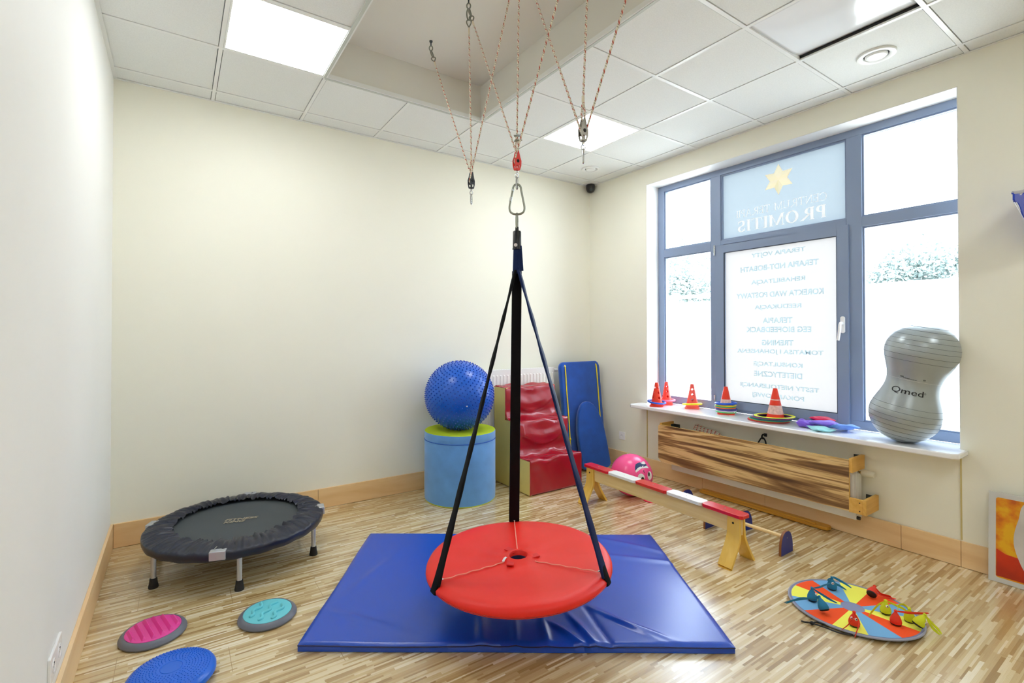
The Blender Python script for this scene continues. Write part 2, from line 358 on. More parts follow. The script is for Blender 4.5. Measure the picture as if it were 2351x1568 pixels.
# skirting, boards with small gaps
def skirt(name, segs, m, lab):
    r = B()
    for a, c in segs: r.box(a, c)
    return struct(obj(name, r, m, smooth=False, bevel=.0012, bseg=1), lab)
xs = [RL+.017, .95, 1.9, 2.85, RR-.017]
skirt('baseboard_back', [((xs[i]+.001, RD-.015, .002), (xs[i+1]-.001, RD-.0005, .158)) for i in range(4)], M['plyx'], 'birch plywood skirting on the back wall')
ys = [RB, -.9, .2, .893, 1.18, 2.05, 2.6, 3.219, RD-.017]
skirt('baseboard_right', [((RR-.015, ys[i]+.001, .002), (RR-.0005, ys[i+1]-.001, .155)) for i in range(8)], M['ply'], 'birch plywood skirting under the window')
ys2 = [RB, -.7, .9, 2.2, 3.35, RD-.001]
skirt('baseboard_left', [((RL+.0005, ys2[i]+.001, .002), (RL+.016, ys2[i+1]-.001, .158)) for i in range(5)], M['ply'], 'birch plywood skirting on the left wall')

# ceiling: tiles, grid, raised slab bay
PX0, PX1, PY1, PY0 = GX+.6, GX+1.8, GY, GY-.6*6
def node(i): return GX+.6*i
LIT = {(0, 1), (4, 1), (4, 7), (0, 7)}     # (column, row) of lit panels, row r spans y GY-.6r .. GY-.6(r-1)
OFF = {(4, 4)}
t_, g_ = B(), B()
xsn = [RL] + [node(i) for i in range(0, 7)] + [RR]
ysn = [RD] + [GY+.6-.6*i for i in range(0, 11)] + [RB]
for i in range(len(xsn)-1):
    for j in range(len(ysn)-1):
        x0, x1, y1, y0 = xsn[i], xsn[i+1], ysn[j], ysn[j+1]
        if x0 > PX0-.01 and x1 < PX1+.01 and y1 < PY1+.01 and y0 > PY0-.01: continue
        c, r = i-1, j-1
        if (c, r) in LIT or (c, r) in OFF: continue
        q = .0150
        t_.box((x0+q, y0+q, RH+.004), (x1-q, y1-q, RH+.02))
for x in xsn[1:-1]:
    if PX0+.01 < x < PX1-.01: g_.box((x-.011, GY, RH), (x+.011, RD, RH+.028)); g_.box((x-.011, RB, RH), (x+.011, PY0, RH+.028))
    else: g_.box((x-.011, RB, RH), (x+.011, RD, RH+.028))
for y in ysn[1:-1]:
    if PY0+.01 < y < PY1-.01: g_.box((RL, y-.011, RH+.0006), (PX0, y+.011, RH+.0285)); g_.box((PX1, y-.011, RH+.0006), (RR, y+.011, RH+.0285))
    else: g_.box((RL, y-.011, RH+.0006), (RR, y+.011, RH+.0285))
g_.box((RL, RD-.02, RH-.0015), (RR, RD, RH+.0015)); g_.box((RR-.02, RB, RH-.0015), (RR, RD-.02, RH+.0015)); g_.box((RL, RB, RH-.0015), (RL+.02, RD-.02, RH+.0015))
ce = struct(obj('ceiling', t_, M['tile'], smooth=False), 'suspended ceiling of square mineral tiles')
gr = obj('ceiling_grid', g_, M['grid'], ce, smooth=False)
b = B().box((RL-T, RB-T, 3.366), (RR+T, RD+T, 3.6)); struct(obj('ceiling_slab', b, M['plaster'], smooth=False), 'white slab exposed in the raised ceiling bay')
b = B().box((PX0-.012, PY1, RH), (PX1+.012, PY1+.012, 3.365)).box((PX0-.012, PY0-.012, RH), (PX1+.012, PY0, 3.365)).box((PX0-.012, PY0, RH), (PX0, PY1, 3.365)).box((PX1, PY0, RH), (PX1+.012, PY1, 3.365))
struct(obj('trim_4', b, M['plaster'], smooth=False), 'plaster sides of the raised ceiling bay')
b = B().box((PX0, PY1-.002, RH-.003), (PX1+.014, PY1+.016, RH+.016)).box((PX1-.002, PY0, RH-.003), (PX1+.016, PY1, RH+.016)).box((PX0-.016, PY0, RH-.003), (PX0+.002, PY1, RH+.016))
struct(obj('trim_5', b, M['edge'], smooth=False), 'grey-green edge profile around the raised bay')
b = B().box((RL, RB, RH+.06), (PX0-.02, RD, RH+.07)).box((PX1+.02, RB, RH+.06), (RR, RD, RH+.07)).box((PX0-.02, PY1+.02, RH+.06), (PX1+.02, RD, RH+.07))
o = obj('plenum_shade', b, M['plenum'], ce, smooth=False)  # dark sheet: the void's shade behind the tile gaps, put in as colour

LAMPL = {(0, 1): 'square lit ceiling panel over the left part, beside the raised bay', (4, 1): 'square lit ceiling panel over the window corner, behind the ropes',
         (4, 7): 'lit ceiling panel behind the viewpoint near the window wall', (0, 7): 'lit ceiling panel behind the viewpoint near the left wall'}
for (c, r) in sorted(LIT | OFF):
    x0, x1, y0, y1 = node(c), node(c+1), GY-.6*r, GY-.6*(r-1)
    lit = (c, r) in LIT
    t = thing('ceiling_light', LAMPL.get((c, r), 'unlit ceiling panel with a sagging white diffuser'), 'ceiling light', ((x0+x1)/2, (y0+y1)/2, RH))
    q = .012
    f = B()
    for a, d in (((x0+q, y0+q, RH+.001), (x1-q, y0+q+.010, RH+.02)), ((x0+q, y1-q-.010, RH+.001), (x1-q, y1-q, RH+.02)), ((x0+q, y0+q+.010, RH+.001), (x0+q+.010, y1-q-.010, RH+.02)), ((x1-q-.010, y0+q+.010, RH+.001), (x1-q, y1-q-.010, RH+.02))): f.box(a, d)
    if lit:
        obj('frame', f, M['grid'], t, smooth=False)
        obj('diffuser', B().box((x0+q+.011, y0+q+.011, RH+.004), (x1-q-.011, y1-q-.011, RH+.009)), M['lamp'], t, smooth=False)
    else:
        obj('housing', B().box((x0+q, y0+q, RH+.05), (x1-q, y1-q, RH+.055)).box((x0+q, y0+q, RH+.01), (x0+q+.003, y1-q, RH+.05)).box((x1-q-.003, y0+q, RH+.01), (x1-q, y1-q, RH+.05)).box((x0+q, y0+q, RH+.01), (x1-q, y0+q+.003, RH+.05)), M['bplastic'], t, smooth=False)
        def sag(u, v):
            x = x0+q+(x1-x0-2*q)*u; y = y0+q+.002+(y1-y0-2*q)*v
            d = .012*math.sin(PI*v)*math.sin(PI*u)+.010*math.sin(PI*min(1, u*1.6))*(1-v)*.6
            lift = .016*math.exp(-((u-1)/.12)**2)
            return (x, y, RH+.012-d+lift)
        obj('diffuser', B().grid(sag, 24, 24), mat('satin acrylic', srgb(240, 243, 246), .18, coat=.3), t, solid=.002)
# round air vents
def vent(x, y, lab, r=.085):
    t = thing('air_vent', lab, 'air vent', (x, y, RH))
    prof = [(r*.62, .006), (r*.66, -.003), (r*.80, -.010), (r*.97, -.008), (r, 0), (r, .004), (r*.62, .006)]
    obj('ring', B().lathe(prof, 48, Matrix.Translation((x, y, RH)), close=False), M['grid'], t)
    obj('disc', B().lathe([(0, -.012), (r*.3, -.013), (r*.5, -.011), (r*.57, -.004), (r*.57, .002)], 48, Matrix.Translation((x, y, RH)), close=False), M['grid'], t)
    obj('collar', B().lathe([(0, .0035), (r*.7, .0035), (r*.7, .0038), (0, .0038)], 32, Matrix.Translation((x, y, RH)), close=False), M['plenum'], t)
vent(3.525, 1.155, 'large round white air vent nearest the window, beside the unlit panel', .098)
vent(3.524, 3.56, 'small round white air vent above the far corner', .088)
# dome camera
cx, cy = 3.905, 3.95
t = thing('security_camera', 'small black dome security camera in the far ceiling corner', 'camera', (cx, cy, RH))
obj('base', B().lathe([(.048, 0), (.05, -.012), (.05, -.03)], 32, Matrix.Translation((cx, cy, RH))), M['bplastic'], t)
obj('dome', B().lathe([(.05, -.03), (.046, -.055), (.034, -.078), (.018, -.09), (0, -.094)], 32, Matrix.Translation((cx, cy, RH)), close=False), M['bplastic'], t)
dl = Vector((-.52, -.75, -.4)).normalized(); q = Vector((cx, cy, RH-.045))+dl*.047
obj('lens', B().lathe([(.017, -.004), (.017, .004), (.012, .005), (.007, .002), (0, .002)], 24, Matrix.Translation(q) @ dl.to_track_quat('Z', 'Y').to_matrix().to_4x4()), M['dsteel'], t)

# ------------------------------------------------------------------ window
FX = 4.14; FXB = 4.21
win = bpy.data.objects.new('window_1', None); COL.objects.link(win); win.location = (FX, 2.05, WZ0+.02); struct(win, 'wide grey-framed window with lettered frosted middle panes')
f = B()
def fb(y0, y1, z0, z1, x0=FX, x1=FXB): f.box((x0, y0, z0), (x1, y1, z1))
Y0, Y1, Z0, Z1 = WY0+.004, WY1-.004, .705, WZ1-.004
fb(Y0, Y1, 2.848, Z1); fb(Y0, Y1, Z0, .768); fb(3.146, Y1, .768, 2.848); fb(Y0, .912, .768, 2.848)
fb(2.535, 2.632, .768, 2.848); fb(1.45, 1.547, .768, 2.848); fb(.912, 1.45, 2.176, 2.250); fb(2.632, 3.146, 2.176, 2.253); fb(1.547, 2.535, 2.19, 2.250)
obj('frame', f, M['frame'], win, smooth=False, bevel=.003, bseg=2)
# glazing beads
f = B()
def beads(y0, y1, z0, z1, xo=FX+.012, w=.011):
    f.box((xo, y0, z0), (xo+.02, y1, z0+w)); f.box((xo, y0, z1-w), (xo+.02, y1, z1)); f.box((xo, y0, z0+w), (xo+.02, y0+w, z1-w)); f.box((xo, y1-w, z0+w), (xo+.02, y1, z1-w))
PAN = [(.912, 1.45, .768, 2.176), (.912, 1.45, 2.250, 2.848), (2.632, 3.146, .768, 2.176), (2.632, 3.146, 2.253, 2.848), (1.547, 2.535, 2.250, 2.848)]
for p in PAN: beads(*p)
obj('glazing_bead', f, M['frame'], win, smooth=False)
sa = B(); sy0, sy1, sz0, sz1 = 1.530, 2.580, .735, 2.206; gy0, gy1, gz0, gz1 = 1.606, 2.499, .804, 2.134
x0, x1 = FX-.016, FX-.0005
for a in ((sy0, gy0, sz0, sz1), (gy1, sy1, sz0, sz1), (gy0, gy1, sz0, gz0), (gy0, gy1, gz1, sz1)): sa.box((x0, a[0], a[2]), (x1+.03, a[1], a[3]))
sash = obj('sash', sa, M['frame'], win, smooth=False, bevel=.002)
gk = B()
for a in ((gy0-.001, gy0+.005, gz0, gz1), (gy1-.005, gy1+.001, gz0, gz1), (gy0, gy1, gz0-.001, gz0+.005), (gy0, gy1, gz1-.005, gz1+.001)): gk.box((x0+.004, a[0], a[2]), (x0+.012, a[1], a[3]))
obj('gasket', gk, M['gasket'], sash, smooth=False)
for i, p in enumerate(PAN[:4]):
    obj('pane', B().box((FX+.030, p[0]+.002, p[2]+.002), (FX+.034, p[1]-.002, p[3]-.002)), M['glass'], win, smooth=False)
pn = obj('pane', B().box((FX+.030, 1.549, 2.252), (FX+.034, 2.533, 2.846)), M['filmb'], win, smooth=False, label='pale blue frosted pane with star and white lettering')
pf = obj('pane', B().box((FX+.016, gy0+.001, gz0+.001), (FX+.020, gy1-.001, gz1-.001)), M['film'], win, smooth=False, label='frosted white pane with mirrored blue lettering')
# handle and hinges
hb = B().prism(rrect(.03, .125, .014), .012, basis((x0-.001, 1.566, 1.468), (0, 1, 0), (0, 0, 1), (-1, 0, 0)))
hd = obj('handle', hb, M['outlet'], win, bevel=.003)
obj('lever', B().tube([(x0-.012, 1.568, 1.478), (x0-.04, 1.568, 1.478), (x0-.048, 1.568, 1.468), (x0-.05, 1.570, 1.43), (x0-.052, 1.574, 1.39), (x0-.058, 1.577, 1.352)], [.012, .012, .012, .012, .011, .010], 12, flat=.8), M['outlet'], hd)
for z0_, z1_ in ((2.118, 2.212), (.79, .84)):
    obj('hinge', B().lathe([(.008, z0_), (.008, z1_)], 16, Matrix.Translation((x0-.004, 2.584, 0))), M['chrome'], win)
# lettering: read from outside, so mirrored seen from the room
LT = [('TERAPIA VOJTY', 1.834, 2.262, 2.07), ('TERAPIA NDT-BOBATH', 1.739, 2.359, 1.962), ('REHABILITACJA', 1.835, 2.265, 1.839), ('KOREKTA WAD POSTAWY', 1.705, 2.396, 1.732),
      ('REEDUKACJA', 1.865, 2.236, 1.623), ('TERAPIA', 1.932, 2.168, 1.513), ('EEG BIOFEEDBACK', 1.795, 2.311, 1.437), ('TRENING', 1.926, 2.176, 1.327), ('TOMATISA I JOHANSENA', 1.710, 2.392, 1.248),
      ('KONSULTACJE', 1.858, 2.248, 1.142), ('DIETETYCZNE', 1.862, 2.244, 1.062), ('TESTY NIETOLERANCJI', 1.741, 2.364, .955), ('POKARMOWEJ', 1.849, 2.259, .876)]
for s_, a, c, z in LT:
    vs, fs, h = text_b(s_, .062, .0006, .0016, width=c-a)
    k = .046/h
    obj('lettering', B().add([(v.x, v.y*k, v.z) for v in vs], fs, basis((FX+.0145, (a+c)/2, z), (0, 1, 0), (0, 0, 1), (1, 0, 0))), M['letter'], pf, smooth=False)
# serif capitals built from strokes: unit box 1 high
def serif(ch, th, tn, sw):
    """returns list of polygons and width"""
    P = []
    R = lambda x0, y0, x1, y1: P.append([(x0, y0), (x1, y0), (x1, y1), (x0, y1)])
    def sl(x, y, hw=None): hw = hw or sw; R(x-hw, y, x+hw, y+.045) if y < .5 else R(x-hw, y-.045, x+hw, y)
    def line(x0, y0, x1, y1, w): P.append([(x0-w/2, y0), (x0+w/2, y0), (x1+w/2, y1), (x1-w/2, y1)])
    def ring(cx, cy, rx, ry, a0, a1, wx, wn, n=14):
        for i in range(n):
            q0 = a0+(a1-a0)*i/n; q1 = a0+(a1-a0)*(i+1)/n
            def pt(q, s): ww = wn+(wx-wn)*abs(math.cos(q)); return (cx+(rx-s*ww)*math.cos(q), cy+(ry-s*ww)*math.sin(q))
            P.append([pt(q0, 0), pt(q1, 0), pt(q1, 1), pt(q0, 1)])
    if ch == 'I': R(.5*sw*2-th/2, 0, sw+th/2, 1); sl(sw, 0); sl(sw, 1); w_ = 2*sw
    elif ch in 'PR':
        x = sw; R(x-th/2, 0, x+th/2, 1); sl(x, 0); R(x-sw, .955, x, 1); ring(x+.16, .73, .26, .27, -PI/2, PI/2, th, tn); R(x, .96, x+.18, 1); R(x, .46, x+.18, .5); w_ = x+.43
        if ch == 'R': line(.72, 0, x+.14, .48, th); sl(.74, 0, .1); w_ = .82
    elif ch == 'O': ring(.4, .5, .4, .51, 0, 2*PI, th, tn, 28); w_ = .8
    elif ch == 'C': ring(.42, .5, .42, .51, .75, 2*PI-.75, th, tn, 24); line(.72, .68, .72, .98, tn); w_ = .76
    elif ch == 'M': R(sw*.6-tn/2, 0, sw*.6+tn/2, 1); sl(sw*.6, 0, sw*.8); R(0-.02, .955, sw, 1); line(.46, .05, sw*.6+.02, 1, th*.9); line(.46, .05, .82, 1, tn); R(.84-th/2, 0, .84+th/2, 1); sl(.84, 0); R(.8, .955, .97, 1); w_ = .97
    elif ch == 'N': R(.1-tn/2, 0, .1+tn/2, 1); sl(.1, 0, .1); R(0, .955, .12, 1); line(.7, 0, .13, 1, th); R(.7-tn/2, 0, .7+tn/2, 1); sl(.7, 1, .1); w_ = .8
    elif ch == 'T': R(.36-th/2, 0, .36+th/2, 1); sl(.36, 0); R(0, .95, .72, 1); R(0, .78, .04, .98); R(.68, .78, .72, .98); w_ = .72
    elif ch == 'E': x = sw; R(x-th/2, 0, x+th/2, 1); R(0, 0, .58, .045); R(0, .955, .56, 1); R(x, .48, .42, .525); R(.54, 0, .58, .22); R(.52, .8, .56, 1); R(.40, .4, .44, .6); w_ = .6
    elif ch == 'U': R(.12-th/2, .3, .12+th/2, 1); sl(.12, 1, .11); ring(.4, .32, .28+th/2, .33, PI, 2*PI, th*.8, tn); R(.68-tn/2, .3, .68+tn/2, 1); sl(.68, 1, .1); w_ = .8
    elif ch == 'A': line(.68, 0, .38, 1, th); line(.1, 0, .38, 1, tn); R(.2, .34, .58, .375); sl(.09, 0, .09); sl(.68, 0, .12); w_ = .8
    elif ch == 'S': ring(.28, .745, .25, .26, .5, 1.5*PI, th, tn, 18); ring(.28, .26, .27, .27, -PI+.45, PI/2, th, tn, 18); R(.49, .68, .52, .95); R(.02, .05, .05, .32); w_ = .56
    else: w_ = .35
    return P, w_
def serif_line(s, y0, y1, zc, h, th, tn, sw, m, parent):
    r = B(); x = 0; polys = []
    for ch in s:
        P, w_ = serif(ch, th, tn, sw)
        polys += [[(x+a, c) for a, c in p] for p in P]; x += w_+.10
    tot = x-.10; k = (y1-y0)/tot; i = 0
    import mathutils.geometry as mg
    pts = []; fcs = []
    for p in polys:                                 # merge the overlapping strokes into one flat sheet
        ar = sum(p[q][0]*p[(q+1) % len(p)][1]-p[(q+1) % len(p)][0]*p[q][1] for q in range(len(p)))
        p = p if ar > 0 else p[::-1]
        fcs.append(list(range(len(pts), len(pts)+len(p)))); pts += [Vector((a*k, c*h)) for a, c in p]
    res = mg.delaunay_2d_cdt(pts, [], fcs, 1, 1e-6)
    Mx = basis((FX+.0285, y0, zc-h/2), (0, 1, 0), (0, 0, 1), (1, 0, 0))
    r.add([(v.x, v.y, 0) for v in res[0]], [tuple(f)[::-1] for f, og in zip(res[2], res[5]) if og], Mx)
    return obj('lettering', r, m, parent, smooth=False, recalc=False)
serif_line('CENTRUM TERAPII', 1.686, 2.398, 2.462, .062, .09, .035, .10, M['letterw'], pn)
serif_line('PROMITIS', 1.693, 2.391, 2.350, .098, .17, .05, .13, M['letterw'], pn)
# faceted six-pointed star
sc_ = (2.041, 2.683); R1, R2 = .128, .068
tips = [(sc_[0]+R1*math.cos(PI/2+i*PI/3)*.98, sc_[1]+R1*math.sin(PI/2+i*PI/3)) for i in range(6)]
inn = [(sc_[0]+R2*math.cos(PI/2+PI/6+i*PI/3), sc_[1]+R2*math.sin(PI/2+PI/6+i*PI/3)) for i in range(6)]
shade = [film_mat('star facet '+n, c, (.8, .8, .6, 1)) for n, c in (('light', (1.62, 1.28, .88, 1)), ('mid', (1.52, 1.2, .82, 1)), ('deep', (1.38, 1.08, .70, 1)))]
st = [B(), B(), B()]
SM = basis((FX+.0285, 0, 0), (0, 1, 0), (0, 0, 1), (1, 0, 0))
for i in range(6):
    a, c = inn[i-1], inn[i]
    st[0 if i % 2 == 0 else 1].prism([a, tips[i], sc_], .0008, SM)
    st[[0, 1, 0, 2, 0, 1][i]].prism([tips[i], c, sc_], .0008, SM)
for x, mm in zip(st, shade): obj('star', x, mm, pn, smooth=False)

# sill
sp = [(3.757, .859+.03), (3.787, .859), (3.958, .859), (3.958, .8965), (4.139, .8965), (4.139, 3.2145), (3.958, 3.2145), (3.958, 3.285), (3.757+.03, 3.285), (3.757, 3.255)]
o = obj('trim_1', B().prism(sp, .034, Matrix.Translation((0, 0, .671))), M['sill'], smooth=True, bevel=.008, bseg=3); struct(o, 'thick white window sill with rounded front edge')
SZ = .705

# ------------------------------------------------------------------ outdoors
tag(obj('garden_wall', B().box((14, -8, 0), (14.3, 8.4, 2.56)).box((13.95, -8, 2.56), (14.35, 8.4, 2.60)), mat('white render', srgb(240, 240, 238), .9), smooth=False), 'long white rendered wall outside the right window pane', 'wall')
fe = thing('fence', 'pale panel fence with posts seen through the left window pane', 'fence', (14, 12.5, 0))
for i in range(5):
    y0 = 8.6+i*1.6
    obj('post', B().box((13.95, y0-.08, 0), (14.1, y0+.08, 2.75)), mat('pale post', srgb(236, 238, 240), .8), fe, smooth=False)
    obj('panel', B().box((14.0, y0+.08, 0), (14.05, y0+1.52, 2.42)).box((14.0, y0+.08, 2.55), (14.05, y0+1.52, 2.66)), mat('pale panel', srgb(226, 230, 236), .8), fe, smooth=False)
o = obj('ground', B().box((4.4, -30, -.35), (60, 60, -.3)), mat('pale paving', srgb(206, 206, 200), .9, var=.05), smooth=False); struct(o, 'bright paved ground outdoors')
def tree(x, y, h, r, lab, seed):
    rn = random.Random(seed)
    t = thing('tree', lab, 'tree', (x, y, -.3), group='trees beyond the garden wall')
    obj('trunk', B().tube([(x, y, -.3), (x+.05, y, h*.3), (x, y+.1, h*.5)], [.16, .12, .07], 10), mat('tree bark', srgb(120, 104, 86), .9), t)
    f = B(); cl = [(x+rn.gauss(0, r*.42), y+rn.gauss(0, r*.5), h*.64+rn.gauss(0, h*.12), r*rn.uniform(.22, .42)) for _ in range(24)]
    for _ in range(8000):
        c = rn.choice(cl); d = Vector((rn.gauss(0, 1), rn.gauss(0, 1), rn.gauss(0, .8))).normalized()*c[3]*rn.uniform(.75, 1.05)
        p = Vector(c[:3])+d; p.z = min(p.z, h)
        u = Vector((rn.gauss(0, 1), rn.gauss(0, 1), rn.gauss(0, 1))).normalized(); v = u.orthogonal().normalized(); s_ = rn.uniform(.05, .10)
        f.add([p-u*s_, p+v*s_*.6, p+u*s_, p-v*s_*.6], [(0, 1, 2, 3)])
    obj('foliage', f, mat('leaves', srgb(148, 162, 158), .7, var=.15, vscale=1.5), t, smooth=False)
tree(19, 4.9, 5.0, 1.7, 'round leafy tree above the white wall, filling the right pane', 1)
tree(20, 7.9, 4.3, 1.3, 'lower leafy tree at the left edge of the right pane', 2)
tree(19, 1.4, 4.9, 1.5, 'leafy tree partly hidden by the right window edge', 3)
tree(19, 13.2, 6.1, 2.0, 'tall leafy tree seen through the left pane', 4)
tree(20.5, 17.4, 6.4, 2.2, 'leafy tree at the far left of the left pane', 5)

# ------------------------------------------------------------------ outlets
def outlet(name, c, w, h, nrm, lab, n=1):
    t = thing(name, lab, 'outlet', c)
    nrm = Vector(nrm); side = Vector((0, 1, 0)); m = basis(Vector(c), side, (0, 0, 1), nrm)
    obj('plate', B().prism(rrect(w, h, .006), .009, m), M['outlet'], t, bevel=.002)
    for i in range(n):
        off = (i-(n-1)/2)*w/n
        mm = m @ Matrix.Translation((off, 0, .009))
        s_ = obj('socket', B().lathe([(.024, 0), (.024, .002), (.0205, .002), (.0195, .0006), (0, .0006)], 28, mm), M['outlet'], t)
        obj('contact', B().lathe([(.0022, .0006), (.0022, .003)], 10, mm @ Matrix.Translation((0, .011, 0))).lathe([(.0028, .0007), (.0028, .0010)], 10, mm @ Matrix.Translation((-.0095, 0, 0))).lathe([(.0028, .0007), (.0028, .0010)], 10, mm @ Matrix.Translation((.0095, 0, 0))), M['hole'], s_)
outlet('wall_outlet', (RR, 3.54, .32), .082, .082, (-1, 0, 0), 'single square white outlet on the cream wall left of the window')
outlet('wall_outlet', (RL, 2.275, .262), .19, .092, (1, 0, 0), 'double white outlet low on the left wall', 2)

# ------------------------------------------------------------------ radiators
def radiator(name, lab, x0, x1, y0, y1, z0, z1, axis, n, face):
    """axis: direction of length; face: sign of visible face"""
    t = thing(name, lab, 'radiator', ((x0+x1)/2, (y0+y1)/2, z0))
    f = B(); L_ = (x1-x0) if axis == 'x' else (y1-y0)
    if axis == 'x':
        yf = y0
        f.box((x0, y0, z0), (x1, y0+.012, z1))
        for i in range(n):
            c = x0+L_*(i+.5)/n; w_ = L_/n*.28
            f.add([(c-w_, yf, z0+.05), (c+w_, yf, z0+.05), (c+w_, yf, z1-.05), (c-w_, yf, z1-.05), (c-w_*.4, yf-.006, z0+.06), (c+w_*.4, yf-.006, z0+.06), (c+w_*.4, yf-.006, z1-.06), (c-w_*.4, yf-.006, z1-.06)], [(0,1,5,4),(1,2,6,5),(2,3,7,6),(3,0,4,7),(4,5,6,7)])
        obj('front_panel', f, M['rad'], t, smooth=False)
        obj('back_panel', B().box((x0, y1-.012, z0), (x1, y1, z1)), M['rad'], t, smooth=False)
        obj('side_cover', B().box((x0-.003, y0, z0), (x0, y1, z1)), M['rad'], t, smooth=False); obj('side_cover', B().box((x1, y0, z0), (x1+.003, y1, z1)), M['rad'], t, smooth=False)
        g = B()
        for i in range(int(L_/.03)): g.box((x0+.03*i+.004, y0+.014, z1-.006), (x0+.03*i+.020, y1-.014, z1+.001))
        g.box((x0, y0+.012, z1-.004), (x1, y0+.016, z1+.003)).box((x0, y1-.016, z1-.004), (x1, y1-.012, z1+.003))
        obj('grille', g, M['rad'], t, smooth=False)
    else:
        f.box((x0, y0, z0), (x0+.012, y1, z1))
        for i in range(n):
            c = y0+L_*(i+.5)/n; w_ = L_/n*.28
            f.add([(x0, c-w_, z0+.05), (x0, c+w_, z0+.05), (x0, c+w_, z1-.05), (x0, c-w_, z1-.05), (x0-.006, c-w_*.4, z0+.06), (x0-.006, c+w_*.4, z0+.06), (x0-.006, c+w_*.4, z1-.06), (x0-.006, c-w_*.4, z1-.06)], [(0,1,5,4),(1,2,6,5),(2,3,7,6),(3,0,4,7),(4,5,6,7)])
        obj('front_panel', f, M['rad'], t, smooth=False)
        obj('back_panel', B().box((x1-.012, y0, z0), (x1, y1, z1)), M['rad'], t, smooth=False)
        obj('side_cover', B().box((x0, y0-.003, z0), (x1, y0, z1)).box((x0+.03, y0-.005, z0+.01), (x0+.034, y0-.002, z1-.01)), M['rad'], t, smooth=False); obj('side_cover', B().box((x0, y1, z0), (x1, y1+.003, z1)), M['rad'], t, smooth=False)
    return t
t = radiator('radiator', 'white panel radiator on the back wall behind the red foam steps', 2.42, 3.325, 3.905, 3.975, .42, 1.047, 'x', 22, -1)
for xx in (2.6, 3.1): obj('wall_bracket', B().box((xx, 3.975, .5), (xx+.04, RD-.001, .95)), M['rad'], t, smooth=False)
obj('valve', B().lathe([(.008, 0), (.008, .02), (.014, .022), (.017, .03), (.017, .062), (.013, .066), (0, .066)], 20, basis((3.328, 3.935, 1.015), (0, 1, 0), (0, 0, 1), (1, 0, 0))), M['rad'], t)
t = radiator('radiator', 'white panel radiator behind the striped wooden cover', 3.845, 3.935, 1.395, 2.845, .142, .50, 'y', 36, -1)
for yy in (1.6, 2.6): obj('wall_bracket', B().box((3.935, yy, .2), (RR-.001, yy+.04, .45)), M['rad'], t, smooth=False)
vm = basis((3.875, 1.392, .462), (1, 0, 0), (0, 0, 1), (0, -1, 0))
vv = obj('valve', B().lathe([(.009, 0), (.009, .016), (.014, .018), (.014, .03)], 20, vm), M['chrome'], t)
obj('thermostat', B().lathe([(.018, .022), (.0215, .026), (.0215, .036), (.023, .04), (.023, .07), (.019, .092), (.014, .096), (0, .096)], 24, vm), M['valve'], vv)
obj('drain_plug', B().lathe([(.012, 0), (.012, .018), (0, .018)], 12, basis((3.86, 1.392, .155), (1, 0, 0), (0, 0, 1), (0, -1, 0))), M['bplastic'], t)

# wooden radiator cover
t = thing('radiator_cover', 'striped brown wooden panel boxing in the window radiator', 'radiator cover', (3.75, 2.15, .22))
pw, ph = 2.917-1.396, .559-.221
poly = [(0, 0), (pw-.03, 0), (pw, .03), (pw, ph-.012), (pw-.012, ph), (0, ph)]
obj('panel', B().prism(poly, .004, basis((3.744, 1.396, .221), (0, 1, 0), (0, 0, 1), (1, 0, 0))), M['zeb'], t, smooth=False)
obj('backing_board', B().prism([(a, c*1.0) for a, c in poly], .016, basis((3.748, 1.396, .221), (0, 1, 0), (0, 0, 1), (1, 0, 0))), M['sand'] if False else mat('yellow board edge', srgb(226, 184, 96), .5), t, smooth=False)
obj('side_block', B().box((3.746, 1.376, .478), (3.945, 1.3955, .572)), M['block'], t, smooth=False, bevel=.001)
obj('side_block', B().box((3.766, 2.895, .478), (3.945, 2.915, .572)), M['block'], t, smooth=False, bevel=.001)
obj('lower_block', B().box((3.742, 1.318, .218), (3.764, 1.3955, .312)), M['block'], t, smooth=False, bevel=.001)
obj('lower_block', B().box((3.742, 1.298, .218), (3.945, 1.3175, .318)), M['block'], t, smooth=False, bevel=.001)
for y, z in ((1.335, .292), (1.335, .238)): obj('screw', B().lathe([(.004, 0), (.004, .001)], 10, basis((3.7415, y, z), (0, 1, 0), (0, 0, 1), (-1, 0, 0))), M['black'], t)
for (y0, y1, z) in ((2.83, 2.893, .52), (1.397, 1.44, .535), (1.32, 1.37, .275)):
    x = B().box((3.944, y0, z-.025), (3.948, y1, z+.03))
    if y0 > 2: x.box((3.90, y1-.002, z-.025), (3.948, y1+.001, z+.03))
    obj('angle_bracket', x, M['dsteel'], t, smooth=False)
# rope coil and carabiner hook hanging behind it
def loop(pts, n=6, closed=False):                   # catmull-rom
    P = [Vector(p) for p in pts]; out = []; k = len(P)
    rng = range(k) if closed else range(k-1)
    for i in rng:
        g = lambda j: P[j % k] if closed else P[max(0, min(k-1, j))]
        a, b_, c, d = g(i-1), g(i), g(i+1), g(i+2)
        for s_ in range(n):
            u = s_/n; out.append(.5*((2*b_)+(c-a)*u+(2*a-5*b_+4*c-d)*u*u+(3*b_-a-3*c+d)*u**3))
    if not closed: out.append(P[-1])
    return out
rc = B()
for k_ in range(3):
    e = .012*k_
    rc.tube(loop([(3.93-e, 2.42, .52), (3.92-e, 2.40-e*.3, .52), (3.915-e, 2.45, .552-e*.6), (3.91-e, 2.54, .560-e), (3.92-e, 2.63, .582-e*1.2), (3.93-e, 2.655, .57-e), (3.925-e, 2.64, .545), (3.915-e, 2.56, .525), (3.91-e, 2.50, .518)], 6), .0065, 8)
o = obj('rope_coil', rc, M['rope'], loc=(3.92, 2.53, .44)); tag(o, 'coiled striped rope peeking over the radiator cover', 'rope')
t = thing('wall_hook', 'black hook with hanging loop behind the radiator cover', 'hook', (3.95, 2.05, .5))
